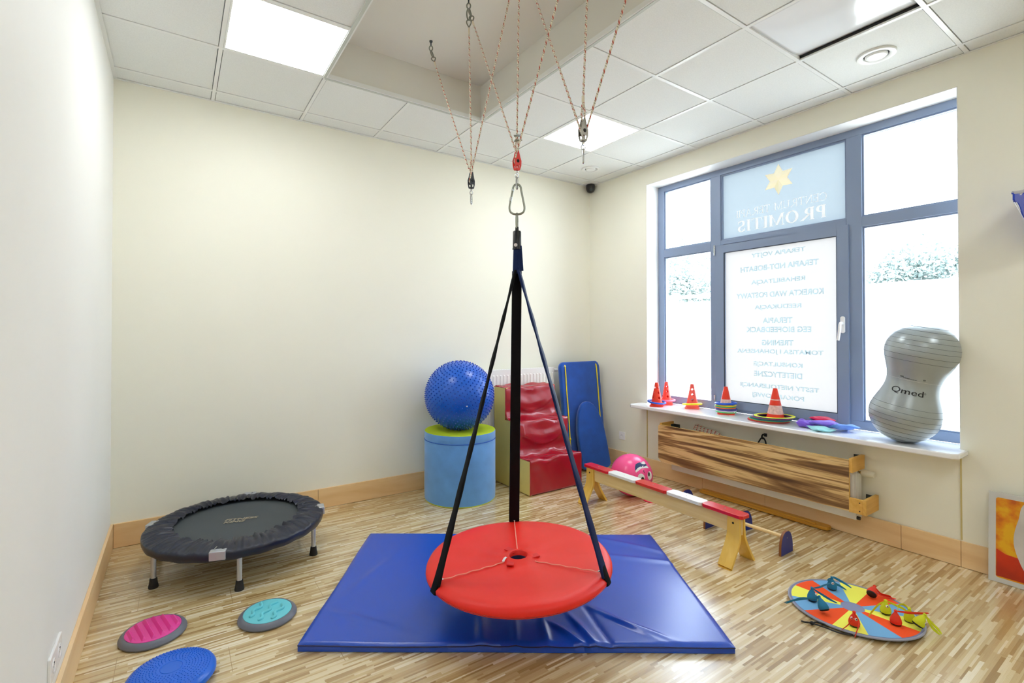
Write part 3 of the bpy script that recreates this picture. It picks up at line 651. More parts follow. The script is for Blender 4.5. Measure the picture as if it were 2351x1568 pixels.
obj('plate', B().box((3.955, 2.04, .575), (3.966, 2.062, .60)), M['black'], t, bevel=.002)
obj('hook', B().tube(loop([(3.957, 2.05, .59), (3.92, 2.05, .595), (3.905, 2.05, .58), (3.915, 2.05, .565), (3.935, 2.05, .563)]), .006, 10), M['black'], t)
obj('loop', B().tube(loop([(3.915, 2.05, .572), (3.925, 2.075, .55), (3.946, 2.105, .50), (3.948, 2.09, .465), (3.948, 2.06, .47), (3.944, 2.04, .51), (3.925, 2.035, .55)], 6, True), .0055, 8, closed=True), M['black'], t)

# balance plank by the skirting
t = thing('balance_plank', 'narrow golden wooden plank lying along the window wall skirting', 'plank', (3.893, 2.07, 0))
pp = []
L0, L1, X0, X1 = 1.566, 2.585, 3.852, 3.938
pp = [(X0, L0+.03), (X0+.012, L0+.008), (X0+.04, L0), (X1-.03, L0), (X1-.006, L0+.015), (X1, L0+.04), (X1, L1-.04), (X1-.01, L1-.01), (X0+.03, L1), (X0+.008, L1-.012), (X0, L1-.035)]
obj('board', B().prism(pp, .022, Matrix.Translation((0, 0, .004))), M['plank'], t, bevel=.003)
obj('edge_lip', B().box((X0, L0+.08, .026), (X0+.014, L1-.04, .040)), M['plank'], t, bevel=.002)
for q in (L0+.12, L1-.16): obj('foot', B().box((X0+.01, q, 0), (X1-.01, q+.04, .004)), M['black'], t, smooth=False)

# ------------------------------------------------------------------ trampoline
TC = Vector((.335, 3.46, 0)); TR = .503; TZ = .222
t = thing('trampoline', 'round black mini trampoline on silver legs by the back wall', 'trampoline', TC)
TMt = Matrix.Translation(TC)
obj('frame', B().tube([(TC.x+.475*math.cos(a), TC.y+.475*math.sin(a), TZ-.022) for a in [2*PI*i/64 for i in range(64)]], .014, 12, closed=True), M['silver'], t)
obj('jumping_mat', B().lathe([(0, TZ-.006), (.2, TZ-.005), (.45, TZ-.003), (.45, TZ-.008), (0, TZ-.010)], 64, TMt, close=False), M['tmat'], t)
rn = random.Random(3); PH = [rn.uniform(0, 6.28) for _ in range(8)]
def skirtf(u, v):
    a = 2*PI*u; rr = .35+(TR-.35)*min(1, v/.72)
    z = TZ+.006
    if v <= .72:
        k = v/.72; amp = .0075*(1-k)**.5+.003
        z += .012*math.sin(PI*min(1, k*1.1))
        z += .006+amp*(abs(math.sin(a*41+PH[0]+2*math.sin(3*a)+k*1.5))*1.1+math.sin(a*97+PH[4]+3*math.sin(5*a))*.35*(1-k)+math.sin(a*37+PH[1]+k*2)*.35+.5*math.sin(a*23+PH[2]-k*3))-.006*k
        rr += .004*math.sin(a*61+PH[3])*(1-k)
    else:
        k = (v-.72)/.28; rr = TR+.004*math.sin(k*PI)-.004*k; z += -.046*k; z += .002*math.sin(a*23)
    return (TC.x+rr*math.cos(a), TC.y+rr*math.sin(a), z)
obj('padded_cover', B().grid(skirtf, 360, 22), M['cover'], t, sharp=80, label='black gathered spring cover')
for i in range(6):
    a = math.radians(203+i*62); lx, ly = TC.x+.474*math.cos(a), TC.y+.474*math.sin(a)
    lg = obj('leg', B().lathe([(.0135, .03), (.0135, TZ-.03)], 20, Matrix.Translation((lx, ly, 0))), M['silver'], t)
    obj('rubber_foot', B().lathe([(.024, 0), (.025, .006), (.020, .03), (.018, .052), (.0138, .053)], 20, Matrix.Translation((lx, ly, 0))), M['black'], lg)
for dg in (-107, -9, 76, 158):
    a = math.radians(dg); c = Vector((math.cos(a), math.sin(a), 0)); s_ = Vector((-math.sin(a), math.cos(a), 0))
    m = basis(TC+c*(TR+.002)+Vector((0, 0, TZ-.008)), s_, (0, 0, 1), c)
    cl = obj('corner_hinge', B().box((-.040, -.022, -.034), (.040, .026, .008), m), M['silver'], t, bevel=.003)
    obj('spring_hook', B().tube([m @ Vector(p) for p in ((-.02, .016, -.025), (-.02, .03, -.03), (-.012, .034, -.04), (-.008, .024, -.05))], .003, 8), M['chrome'], cl)
for s_, cy_, cx_, w_ in (('FITNESS', .018, 0, .185), ('KING', -.022, -.035, .115)):
    vs, fs, h = text_b(s_, .05, .0004, .0016, width=w_); k = .034/h
    dx = Vector((.19, -.05, 0)).normalized(); dy = Vector((.05, .19, 0)).normalized()
    m = basis(Vector((.35, 3.462, TZ-.0032))+dx*cx_+dy*cy_, dx, dy)
    obj('lettering', B().add([(v.x+v.y*k*.25, v.y*k, v.z) for v in vs], fs, m), M['tprint'], t, smooth=False)

# ------------------------------------------------------------------ floor discs
def tactile(c, rz, kind, lab, m):
    t = thing('tactile_disc', lab, 'tactile disc', (c[0], c[1], 0), (0, 0, rz))
    obj('rim', B().lathe([(0, 0), (.126, 0), (.133, .004), (.134, .010), (.130, .018), (.121, .026), (.112, .029), (.110, .027), (0, .027)], 56), M['dgrey'], t, local=True)
    top = obj('top', B().lathe([(0, .0315), (.106, .0305), (.1095, .029), (.1095, .0275)], 56, close=False), m, t, local=True)
    if kind == 'ridge':
        for i in range(6):
            x = -.0875+i*.035; h = math.sqrt(max(0, .104**2-x*x))*.93
            r = B(); w_ = .0095; hh = .017 if 0 < i < 5 else .012
            r.add([(x-w_, -h, .030), (x+w_, -h, .030), (x+w_, h, .030), (x-w_, h, .030), (x, -h+.012, .030+hh), (x, h-.012, .030+hh)], [(0, 1, 4), (2, 3, 5), (0, 4, 5, 3), (1, 2, 5, 4), (0, 3, 2, 1)])
            obj('ridge', r, m, top, local=True, smooth=False, bevel=.0015)
    else:
        for (x0, y0, n) in ((-.056, -.068, 3.6), (0, -.088, 4.6), (.055, -.068, 3.6)):
            pts = []; L_ = .036*n
            for i in range(int(n*9)+1):
                s_ = i/9; pts.append((x0+.010*math.sin(s_*PI), y0+s_*.036, .0335))
            obj('wave', B().tube(pts, [.0076 if 0 < i < len(pts)-1 else .004 for i in range(len(pts))], 10), m, top, local=True)
tactile((-.084, 2.765), .24, 'ridge', 'pink ridged tactile disc with grey rim near the left wall', M['pink'])
tactile((.384, 2.628), -.66, 'wave', 'turquoise tactile disc with raised waves and grey rim', M['teal'])
c = Vector((-.012, 2.345, 0))
t = thing('balance_cushion', 'blue studded air cushion at the bottom left', 'balance cushion', c)
prof = [(0, .004), (.10, 0), (.148, .008), (.158, .022), (.158, .034), (.150, .046), (.13, .054), (.09, .060), (.05, .062), (.04, .0625), (.0385, .0605), (.037, .0625), (0, .063)]
obj('body', B().lathe(prof, 64, Matrix.Translation(c)), M['cushblue'], t)
r = B(); ga = PI*(3-math.sqrt(5))
for ring in range(9):
    rr = .052+ring*.0105; n = int(2*PI*rr/.0125)
    for k in range(n):
        a = 2*PI*k/n+ring*.5; z = .0625-(max(0, rr-.05)/.1)**2.2*.0125
        r.lathe([(.0020, 0), (.0016, .0018), (0, .0026)], 6, Matrix.Translation((c.x+rr*math.cos(a), c.y+rr*math.sin(a), z-.0008)))
obj('studs', r, M['cushblue'], t)['kind'] = 'stuff'

# ------------------------------------------------------------------ gym mat
A, Bc, Cc, Dd = Vector((1.115, 3.243)), Vector((2.706, 2.172)), Vector((2.050, 1.198)), Vector((.452, 2.262))
mc = (A+Bc+Cc+Dd)/4
t = thing('gym_mat', 'large blue vinyl gym mat under the swing', 'gym mat', (mc.x, mc.y, 0))
TH = .040
def matz(u, v):
    z = TH
    # u 0..1 along A->B direction (far edge), v 0 far .. 1 near
    z -= .004*math.exp(-((u-.45)/.12)**2-((v-.55)/.25)**2)
    z += .0045*math.sin(u*13+v*5)*math.sin(v*4+u*3)*.35
    for (u0, v0, an, L_, wd, am) in ((.62, .93, .9, .10, .012, .008), (.66, .90, 1.2, .12, .014, .008), (.70, .86, 1.35, .16, .012, -.006), (.75, .84, .8, .14, .014, .007), (.80, .90, .6, .10, .012, .006), (.57, .9, 1.5, .12, .015, .008), (.50, .92, 1.6, .12, .016, .006), (.42, .93, 1.5, .12, .02, .006), (.86, .3, .2, .3, .02, .004), (.12, .85, .4, .16, .02, .005), (.08, .5, 1.9, .2, .02, .004), (.9, .15, .5, .2, .02, .004)):
        du, dv = (u-u0)*1.6, v-v0
        al = du*math.cos(an)+dv*math.sin(an); ac = -du*math.sin(an)+dv*math.cos(an)
        z += 1.7*am*math.exp(-(al/L_)**2-(ac/wd)**2)
    return z
def mp(u, v):
    return A.lerp(Bc, u).lerp(Dd.lerp(Cc, u), v)
def mtop(u, v):
    p = mp(u, v); e = min(u, 1-u)*1.92; f_ = min(v, 1-v)*1.18; d = min(e, f_)
    z = matz(u, v); 
    if d < .02: z = z-(.010)*(1-d/.02)**2
    pull = .004*math.sin(u*17+1)*math.sin(v*9)
    return (p.x, p.y+(pull if d < .001 else 0), z)
b = B().grid(mtop, 190, 130)
nu, nv = 190, 130
base = len(b.v)
# side walls
def side(idx):
    for k in range(len(idx)-1):
        p, q = b.v[idx[k]], b.v[idx[k+1]]
        o_ = len(b.v); b.v += [Vector((p.x, p.y, .002)), Vector((q.x, q.y, .002))]; b.f.append((idx[k], idx[k+1], o_+1, o_))
side([i*(nv+1) for i in range(nu+1)]); side([i*(nv+1)+nv for i in range(nu+1)]); side(list(range(nv+1))); side([nu*(nv+1)+j for j in range(nv+1)])
obj('cover', b, M['blue'], t, sharp=50)
ed = [mtop(i/60, 1) for i in range(61)]+[mtop(1, 1-j/40) for j in range(1, 41)]+[mtop(1-i/60, 0) for i in range(1, 61)]+[mtop(0, j/40) for j in range(1, 40)]
obj('piping', B().tube([(x, y, z-.004) for x, y, z in ed], .0028, 6, closed=True), M['blueseam'], t)
b = B()
for q in (Dd, Cc):
    b.box((q.x-.01, q.y-.01, 0), (q.x+.01, q.y+.01, .001))

# ------------------------------------------------------------------ platform swing
SWC = Vector((1.402, 1.917, .322)); SWR = .447; AP = Vector((1.397, 1.918, 1.711))
tilt = lambda x, y: .049*x-.012*y
sw = thing('platform_swing', 'round red platform swing hanging on dark straps over the mat', 'swing', SWC)
def seat(prof, n=96):
    r_ = B(); r_.lathe(prof, n, Matrix.Translation(SWC), close=False)
    for v in r_.v: v.z += tilt(v.x-SWC.x, v.y-SWC.y)
    return r_
H0 = .045
prof = [(H0, -.06), (H0, -.002), (H0+.004, .001), (.10, -.001), (.20, -.003), (.32, -.003), (.40, -.004), (.425, -.008), (.442, -.018), (.4475, -.028), (.4475, -.038), (.442, -.048), (.425, -.054), (.35, -.060), (H0, -.060), (H0, -.06)]
rn = random.Random(5)
sb_ = seat(prof, 144)
for v in sb_.v:
    x, y = v.x-SWC.x, v.y-SWC.y; r_ = math.hypot(x, y); a = math.atan2(y, x)
    if v.z > SWC.z+tilt(x, y)-.02 and r_ > .06:
        v.z += -.020*(1-min(1, r_/.40))**1.0+.003*math.sin(3*(a-3.088)+PI/2)*-1*(r_/.4)+.0012*math.sin(a*11+r_*20)*math.sin(r_*14)
obj('seat', sb_, M['red'], sw, sharp=60)
obj('seam', (lambda q: q)(B().tube([(SWC.x+.4465*math.cos(a), SWC.y+.4465*math.sin(a), SWC.z-.040+tilt(.4465*math.cos(a), .4465*math.sin(a))) for a in [2*PI*i/120 for i in range(120)]], .0022, 6, closed=True)), M['redvinyl'], sw)
obj('hub_lining', seat([(0, -.056), (H0-.001, -.056), (H0-.001, -.024)], 40), mat('blue mesh lining', srgb(44, 58, 96), .8), sw)
PHI = [3.088, 3.088+2*PI/3, 3.088+4*PI/3]
def sp_(r_, a, dz=0): x, y = r_*math.cos(a), r_*math.sin(a); return Vector((SWC.x+x, SWC.y+y, SWC.z+tilt(x, y)+dz-.020*(1-min(1, r_/.40))))
for k, a in enumerate(PHI):
    wv = [.0, .0035, .0035][0 if k == 2 else 1]
    pts = []
    for i in range(41):
        r_ = .055+(.40-.055)*i/40; p = sp_(r_, a, .0012); s_ = Vector((-math.sin(a), math.cos(a), 0)); pts.append(p+s_*wv*math.sin(i*.75))
    z = obj('zip', B().tube(pts, .0022, 6, flat=1.3), M['redzip'], sw)
    p = sp_(.405, a, .004); obj('zip_pull', B().sphere(p, .006, 8, (1, 1, .5)), M['chrome'], z)
for k, (a, off) in enumerate(((PHI[0], .035), (PHI[1], .0), (PHI[2], .02))):
    c = sp_(.058, a+.35, .008); dr = Vector((math.cos(a+.9), math.sin(a+.9), .05)); s_ = dr.cross(Vector((0, 0, 1))).normalized()
    m = basis(c, dr, s_)
    obj('fabric_tab', B().box((-.012, -.017, -.003), (.046, .017, .003), m), M['redtab'], sw, bevel=.001)
m = basis(sp_(.062, PHI[0]-.25, .012), (-.75, -.5, -.05), (.5, -.75, 0))
obj('care_tag', B().grid(lambda u, v: m @ Vector((-.01+.05*u, -.006+.012*v, .006*math.sin(u*3))), 8, 2), M['whitep'], sw, solid=.0006, label='small white care tag')
# straps
def ribbon(p0, p1, wdir, w0, w1, th, bulge=0, n=24, twist=0):
    p0, p1 = Vector(p0), Vector(p1); d = (p1-p0).normalized(); wd = Vector(wdir); wd = (wd-d*wd.dot(d)).normalized()
    b_ = B(); pts = 10; vs = []; 
    for i in range(n+1):
        u = i/n; c = p0.lerp(p1, u); ww = (w0+(w1-w0)*u)/2
        R_ = Matrix.Rotation(twist*(1-u), 3, d); wq = R_ @ wd; nn = d.cross(wq)
        for j in range(pts):
            q = 2*PI*j/pts; vs.append(c+wq*ww*math.copysign(abs(math.cos(q))**.6, math.cos(q))+nn*th/2*math.copysign(abs(math.sin(q))**.8, math.sin(q))*(1+.25*math.sin(u*46)*bulge))
    fs = [(i*pts+j, i*pts+(j+1) % pts, (i+1)*pts+(j+1) % pts, (i+1)*pts+j) for i in range(n) for j in range(pts)]
    fs += [tuple(range(pts))[::-1], tuple(n*pts+j for j in range(pts))]
    return b_.add(vs, fs)
for k, a in enumerate(PHI):
    tan = Vector((-math.sin(a), math.cos(a), 0)); rad = Vector((math.cos(a), math.sin(a), 0))
    top = AP+rad*.010+Vector((0, 0, 0)); bot = sp_(.432, a, -.012)
    wt, wb = ((.036, .058), (.060, .062), (.048, .060))[k]
    st_ = obj('strap', ribbon(top, bot, tan, wt, wb, .014, 1, 60, twist=(.5, -.35, 0)[k]), M['navy'] if k == 1 else M['blackstrap'], sw)
    obj('strap_anchor', ribbon(sp_(.420, a, .03), sp_(.449, a, -.045), tan, .050, .050, .016), M['blackstrap'], st_)
# gathered straps above the split, sleeve, ring
TOPZ = 1.823
obj('strap_bundle', ribbon(AP+Vector((0, 0, -.012)), (1.397, 1.918, TOPZ+.01), (.84, -.54, 0), .044, .036, .030, .3), M['navy'], sw)
obj('bundle_fold', ribbon(AP+Vector((.012, -.016, .0)), (1.404, 1.908, TOPZ+.01), (.84, -.54, 0), .026, .024, .022), M['navy'], sw)
SL = Matrix.Translation((1.397, 1.918, 0))
sl = obj('sleeve', B().lathe([(.021, TOPZ-.008), (.0235, TOPZ-.006), (.0215, TOPZ+.004), (.0205, TOPZ+.08), (.018, TOPZ+.084), (.009, TOPZ+.085), (.0085, TOPZ+.104), (0, TOPZ+.105)], 28, SL), M['bplastic'], sw)
dv = Vector((-.55, -.8, 0)).normalized(); obj('bolt', B().lathe([(.0085, 0), (.0085, .004), (.005, .006), (0, .006)], 14, basis(Vector((1.397, 1.918, TOPZ+.012))+dv*.0205+Vector((-.006, .004, 0)), dv.cross(Vector((0, 0, 1))), (0, 0, 1), dv)), M['whitep'], sl)

# view-facing frame for the hanging hardware
VX = Vector((.836, -.549, 0)); VZ = Vector((0, 0, 1)); VN = Vector((-.549, -.836, 0))
def rot_about(ang): R_ = Matrix.Rotation(ang, 3, 'Z'); return R_ @ VX
def link(c, hw, hh, r_, wd, n=28, pear=0):
    c = Vector(c); pts = []
    for i in range(n):
        a = 2*PI*i/n; k = 1+pear*(-math.sin(a)); s_ = math.sin(a)
        pts.append(c+wd*hw*math.cos(a)*k+VZ*hh*s_)
    return B().tube(pts, r_, 10, closed=True)
def tag_obj(name, b_, m_, label, cat, group=None, loc=None):
    return tag(obj(name, b_, m_, loc=loc), label, cat, group)
P3 = Vector((1.397, 1.918, 0))
tag_obj('chain_link', link(P3+Vector((0, 0, 1.955)), .009, .040, .0042, rot_about(1.1)), M['steel'], 'long steel link joining the swing sleeve to the big carabiner', 'link', loc=(1.397, 1.918, 1.915))
t = thing('carabiner', 'large pear-shaped steel carabiner above the swing', 'carabiner', (1.397, 1.918, 1.99))
pc = [(0, .145), (.012, .142), (.019, .130), (.0205, .118), (.030, .07), (.0365, .035), (.034, .014), (.022, .002), (0, -.002), (-.022, .002), (-.034, .014), (-.0365, .035), (-.030, .07), (-.0205, .118), (-.019, .130), (-.012, .142)]
obj('body', B().tube(loop([P3+VX*x+VZ*(1.992+z) for x, z in pc], 5, True), .0052, 12, closed=True), M['steel'], t)
obj('gate', B().tube([P3-VX*.0325+VZ*(1.992+.062), P3-VX*.0285+VZ*(1.992+.082)], .0066, 12).tube([P3-VX*.0212+VZ*(1.992+.112), P3-VX*.0200+VZ*(1.992+.122)], .0068, 12), M['chrome'], t)
def snap(c, lab, ang=1.2):
    c = Vector(c); wd = rot_about(ang)
    t = thing('snap_shackle', lab, 'shackle', c)
    obj('swivel', B().tube([c+VZ*-.002, c+VZ*-.016], .0045, 12).sphere(c+VZ*-.004, .007, 8), M['chrome'], t)
    obj('bow', link(c+VZ*-.024, .008, .012, .0025, VX, 18), M['chrome'], t)
    obj('body', link(c+VZ*-.060, .0095, .030, .0036, wd, 24, .15), M['chrome'], t)
    return t
snap(P3+Vector((0, 0, 2.204)), 'slim steel snap shackle under the red pulley', 1.15)

def pulley(c, m_, lab, ang, hgt=.085):
    """c = bottom eye"""
    c = Vector(c); wd = rot_about(ang); nn = wd.cross(VZ)
    t = thing('pulley', lab, 'pulley', c)
    pl = [(-.012, 0), (.012, 0), (.019, .022), (.020, .045), (.013, .062), (.007, .085), (.0045, .094), (-.0045, .094), (-.007, .085), (-.013, .062), (-.020, .045), (-.019, .022)]
    for s_ in (-1, 1):
        m = basis(c+nn*(.009*s_)-nn*.0015, wd, VZ, nn)
        # plate with two windows: build as strips
        ch = B()
        ring = [(x, z) for x, z in pl]
        hole1 = [(.0085*math.cos(a), .042+.0085*math.sin(a)) for a in [2*PI*i/16 for i in range(16)]]
        hole2 = [(-.008, .008), (.008, .008), (.010, .022), (-.010, .022)]
        for (x0, x1, z0, z1) in (): pass
        import mathutils.geometry as mg
        bmv = [Vector((x, z, 0)) for x, z in ring]; h1 = [Vector((x, z, 0)) for x, z in hole1]; h2 = [Vector((x, z, 0)) for x, z in hole2]
        tri = mg.tessellate_polygon([bmv, h1, h2]); allv = bmv+h1+h2; n_ = len(allv)
        vs = [(v.x, v.y, 0) for v in allv]+[(v.x, v.y, .003) for v in allv]
        fs = [tuple(x) for x in tri]+[tuple(n_+i for i in x) for x in tri]; o_ = 0
        for lp in (bmv, h1, h2):
            k = len(lp); fs += [(o_+i, o_+(i+1) % k, n_+o_+(i+1) % k, n_+o_+i) for i in range(k)]; o_ += k
        ch.add(vs, fs, m)
        obj('side_plate', ch, m_, t, smooth=False)
    m = basis(c, wd, VZ, nn) @ Matrix.Translation((0, .042, 0))
    sh = obj('wheel', B().lathe([(.004, -.007), (.0165, -.007), (.0165, -.0055), (.0115, 0), (.0165, .0055), (.0165, .007), (.004, .007)], 28, m), M['dsteel'], t)
    obj('axle', B().lathe([(.0065, -.0125), (.0065, .0125)], 16, m), M['black'], sh)
    obj('lower_eye', B().box((-.012, -.002, -.0105), (.012, .008, .0105), basis(c, wd, VZ, nn)), m_, t, bevel=.002)
    obj('becket', B().tube([c+VZ*.088-nn*.01, c+VZ*.088+nn*.01], .003, 8).tube([c+VZ*.005, c+VZ*-.004], .005, 8), M['chrome'], t)
    return c+VZ*.042, wd
# anchor hooks in the slab
HY = [2.92, 2.42, 1.92, 1.42, .92]; HX = 1.415; HZ = 3.366
HL = ['farthest slab hook, at the back of the raised bay', 'second slab hook from the back, with twin carabiners', 'slab hook straight above the swing', 'slab hook above the grey pulley', 'nearest slab hook, overhead out of view']
LINKZ = {}
for i, y in enumerate(HY):
    c = Vector((HX, y, HZ))
    t = thing('ceiling_hook', 'steel eye bolt: '+HL[i], 'hook', c, group='eye bolts holding the ropes')
    obj('anchor', B().lathe([(.011, 0), (.011, -.006), (.008, -.012), (.0045, -.014), (.0045, -.036), (0, -.036)], 16, Matrix.Translation(c)), M['dsteel'], t)
    obj('eye', link(c+VZ*-.050, .011, .016, .0042, VX, 20), M['steel'], t)
HS = []
def hook_link(y, ang, lean, lab):
    c = Vector((HX, y, HZ-.066)); d = Vector(lean).normalized(); wd = rot_about(ang)
    pts = []
    for i in range(28):
        a = 2*PI*i/28; pts.append(c+d*(.034-.034*math.cos(a))+wd*.0115*math.sin(a)*(1 if True else 1))
    o = obj('carabiner', B().tube(pts, .0042, 10, closed=True), M['steel'], loc=tuple(c)); tag(o, lab, 'carabiner', 'small carabiners on the slab hooks')
    return c+d*.068
def towards(a, b_): return (Vector(b_)-Vector(a)).normalized()
PA = Vector((1.418, 2.395, 0)); PAz = 2.242          # black pulley bottom
PB = Vector((1.397, 1.918, 0)); PBz = 2.209
PC = Vector((1.412, 1.470, 0)); PCz = 2.205
EA, wA = pulley((PA.x, PA.y, PAz), M['bplastic'], 'black pulley, farthest of the three', .9)
EB, wB = pulley((PB.x, PB.y, PBz), plastic('red anodised metal', (226, 40, 24)), 'red pulley above the swing', .55)
EC, wC = pulley((PC.x, PC.y, PCz), mat('grey cast alloy', srgb(150, 146, 136), .4, .7), 'grey metal pulley in front of the lit ceiling panel', .55)
snap((PA.x, PA.y, PAz-.002), 'empty steel snap shackle under the black pulley', 1.2)
snap((PC.x, PC.y, PCz-.002), 'empty steel snap shackle under the grey pulley', 1.45)

def rope(pts, label, ends, whip=True):
    o = obj('rope', B().tube(pts, .0042, 12), M['rope'], loc=tuple(pts[-1])); tag(o, label, 'rope', 'red-flecked suspension ropes')
    for p, q in ends:                              # thimble loop at p, rope runs towards q
        p, q = Vector(p), Vector(q); d = (q-p).normalized(); wd = d.cross(VN).normalized()
        lp = [p+d*x+wd*y for x, y in ((-.004, 0), (.004, .011), (.018, .0125), (.036, .004), (.046, .0), (.036, -.004), (.018, -.0125), (.004, -.011))]
        tm = B().tube(loop(lp, 4, True), .0036, 8, closed=True)
        for x in tm.v: x -= Vector(pts[-1])
        th_ = obj('thimble', tm, M['steel'], o, local=True)
        wp = B().tube([p+d*.05, p+d*.085], .0052, 10)
        for x in wp.v: x -= Vector(pts[-1])
        obj('whipping', wp, mat('pale rope tape', srgb(226, 214, 190), .8), o, local=True)
    return o
def vee(E, wd, y0, y1, lab, link0=True):
    a = Vector((HX, y0, HZ-.066)); c = Vector((HX, y1, HZ-.066))
    da = towards(a, E); dc = towards(c, E)
    e0 = hook_link(y0, 1.0, da, LK[(y0, lab[0])]); e1 = hook_link(y1, .2, dc, LK[(y1, lab[0])])
    arcp = [E+wd*.0145*math.cos(q)*(-1)+VZ*-.0145*math.sin(q) for q in [PI*i/10 for i in range(11)]]
    if (e0-E).dot(wd) > 0: arcp = arcp[::-1]
    rope([e0+da*.045]+arcp+[e1+dc*.045], lab[1], [(e0, E), (e1, E)])
LK = {(HY[0], 'A'): 'carabiner on the farthest slab hook', (HY[2], 'A'): 'carabiner tilting back on the hook above the swing',
      (HY[1], 'B'): 'slanted carabiner on the second slab hook', (HY[3], 'B'): 'carabiner leading to the red pulley from the fourth hook',
      (HY[2], 'C'): 'carabiner leading to the grey pulley from the third hook', (HY[4], 'C'): 'carabiner on the nearest slab hook'}
vee(EA, wA, HY[0], HY[2], ('A', 'rope running in a V through the black pulley'))
vee(EB, wB, HY[1], HY[3], ('B', 'rope running in a V through the red pulley'))
vee(EC, wC, HY[2], HY[4], ('C', 'rope running in a V through the grey pulley'))
for (y, E, z0, lab, l2) in ((HY[1], PA, PAz, 'hanging rope between second hook and black pulley', 'upright carabiner on the second slab hook'), (HY[2], PB, PBz, 'straight vertical rope above the red pulley', 'upright carabiner above the swing'), (HY[3], PC, PCz, 'hanging rope between fourth hook and grey pulley', 'upright carabiner above the grey pulley')):
    b0 = Vector((E.x, E.y, z0+.09)); a = Vector((HX, y, HZ-.066)); d = towards(a, b0)
    e = hook_link(y, .1 if y == HY[1] else .9, d, l2)
    loopb = [b0+VZ*.075+VX*.0, b0+VZ*.045+VX*.005, b0+VZ*.006+VX*.006, b0+VZ*-.002, b0+VZ*.006-VX*.006, b0+VZ*.045-VX*.005, b0+VZ*.072-VX*.001]
    rope([e+d*.045]+loop(loopb, 4), lab, [(e, b0)])
    if E is PB:
        t = thing('rope_clamp', 'pair of zinc rope clamps just above the red pulley', 'rope clamp', b0+VZ*.055)
        for zz, an in ((.055, .3), (.078, -.5)):
            q = b0+VZ*zz; wd = rot_about(an)
            obj('saddle', B().box((-.012, -.004, -.008), (.012, .004, .008), basis(q, wd, VZ)), M['steel'], t, bevel=.001)
            obj('bolt', B().tube([q+wd*.008-wd.cross(VZ)*.016, q+wd*.008+wd.cross(VZ)*.016], .0028, 8).tube([q-wd*.008-wd.cross(VZ)*.016, q-wd*.008+wd.cross(VZ)*.016], .0028, 8).tube([q+wd*.006, q+wd*.026+VZ*.006], .0035, 8), M['chrome'], t)
    else:
        tp = obj('rope_tape', B().tube([b0+VZ*.072, b0+VZ*.098], .0062, 10), mat('pale rope tape', srgb(226, 214, 190), .8)); tag(tp, 'pale tape binding the rope loop above the '+('black' if E is PA else 'grey')+' pulley', 'rope tape')

# ------------------------------------------------------------------ drum and spiky ball
DC = Vector((2.055, 3.66, 0)); DM = Matrix.Translation(DC); DH = .578
t = thing('foam_drum', 'light blue padded cylinder with lime top by the back wall', 'foam drum', DC)
obj('side', B().lathe([(0, .003), (.300, .003), (.304, .008), (.306, .10), (.3055, .30), (.306, DH-.075), (.304, DH-.070), (.306, DH-.064), (.3055, DH-.01), (.303, DH-.003)], 72, DM, close=False), M['suede'], t)
obj('piping', B().tube([(DC.x+.3055*math.cos(a), DC.y+.3055*math.sin(a), DH-.070) for a in [2*PI*i/72 for i in range(72)]], .0032, 8, closed=True), M['suedeband'], t)
obj('top', B().lathe([(.303, DH-.004), (.300, DH), (.2, DH+.002), (0, DH)], 72, DM, close=False), M['lime'], t)
obj('bottom', B().lathe([(0, 0), (.3, 0), (.304, .004), (.304, .008), (0, .008)], 72, DM), M['lime'], t)
BC = Vector((2.045, 3.652, DH+.293)); BR = .293
t = thing('exercise_ball', 'large blue spiky exercise ball on the padded cylinder', 'exercise ball', (BC.x, BC.y, DH))
obj('body', B().sphere(BC, BR, 32), M['ballblue'], t)
s_ = B(); N_ = 1080
for i in range(N_):
    z = 1-2*(i+.5)/N_; r_ = math.sqrt(1-z*z); a = ga*i; d = Vector((r_*math.cos(a), r_*math.sin(a), z))
    q = d.to_track_quat('Z', 'Y').to_matrix().to_4x4()
    s_.lathe([(.0056, -.001), (.0046, .004), (.0028, .0085), (0, .0100)], 7, Matrix.Translation(BC+d*BR) @ q, close=False)
obj('spikes', s_, mat('blue rubber spikes', srgb(16, 70, 180), .4), t)['kind'] = 'stuff'
d = Vector((-.28, -.9, -.18)).normalized(); obj('valve_plug', B().sphere(BC+d*BR, .006, 8), M['whitep'], t)

# ------------------------------------------------------------------ foam steps
SX0, SX1, SY = 2.547, 3.149, [3.312, 3.497, 3.685, 3.868]; SZs = [.296, .604, .897]
t = thing('foam_steps', 'three-step foam stairs with red vinyl treads and yellow sides', 'foam steps', ((SX0+SX1)/2, 3.6, 0))
pf_ = [(SY[0], .003), (SY[0], SZs[0]), (SY[1], SZs[0]), (SY[1], SZs[1]), (SY[2], SZs[1]), (SY[2], SZs[2]), (SY[3], SZs[2]), (SY[3], .003)]
for x in (SX0, SX1-.03):
    obj('side_panel', B().prism(pf_, .03, basis((x, 0, 0), (0, 1, 0), (0, 0, 1), (1, 0, 0))), M['sand'], t, smooth=False, bevel=.004)
obj('core', B().prism([(a+.004 if a < 3.8 else a-.004, c-.006) if c > .1 else (a+.004 if a < 3.8 else a-.004, c) for a, c in pf_], SX1-SX0-.062, basis((SX0+.031, 0, 0), (0, 1, 0), (0, 0, 1), (1, 0, 0))), M['redvinyl'], t, smooth=False)
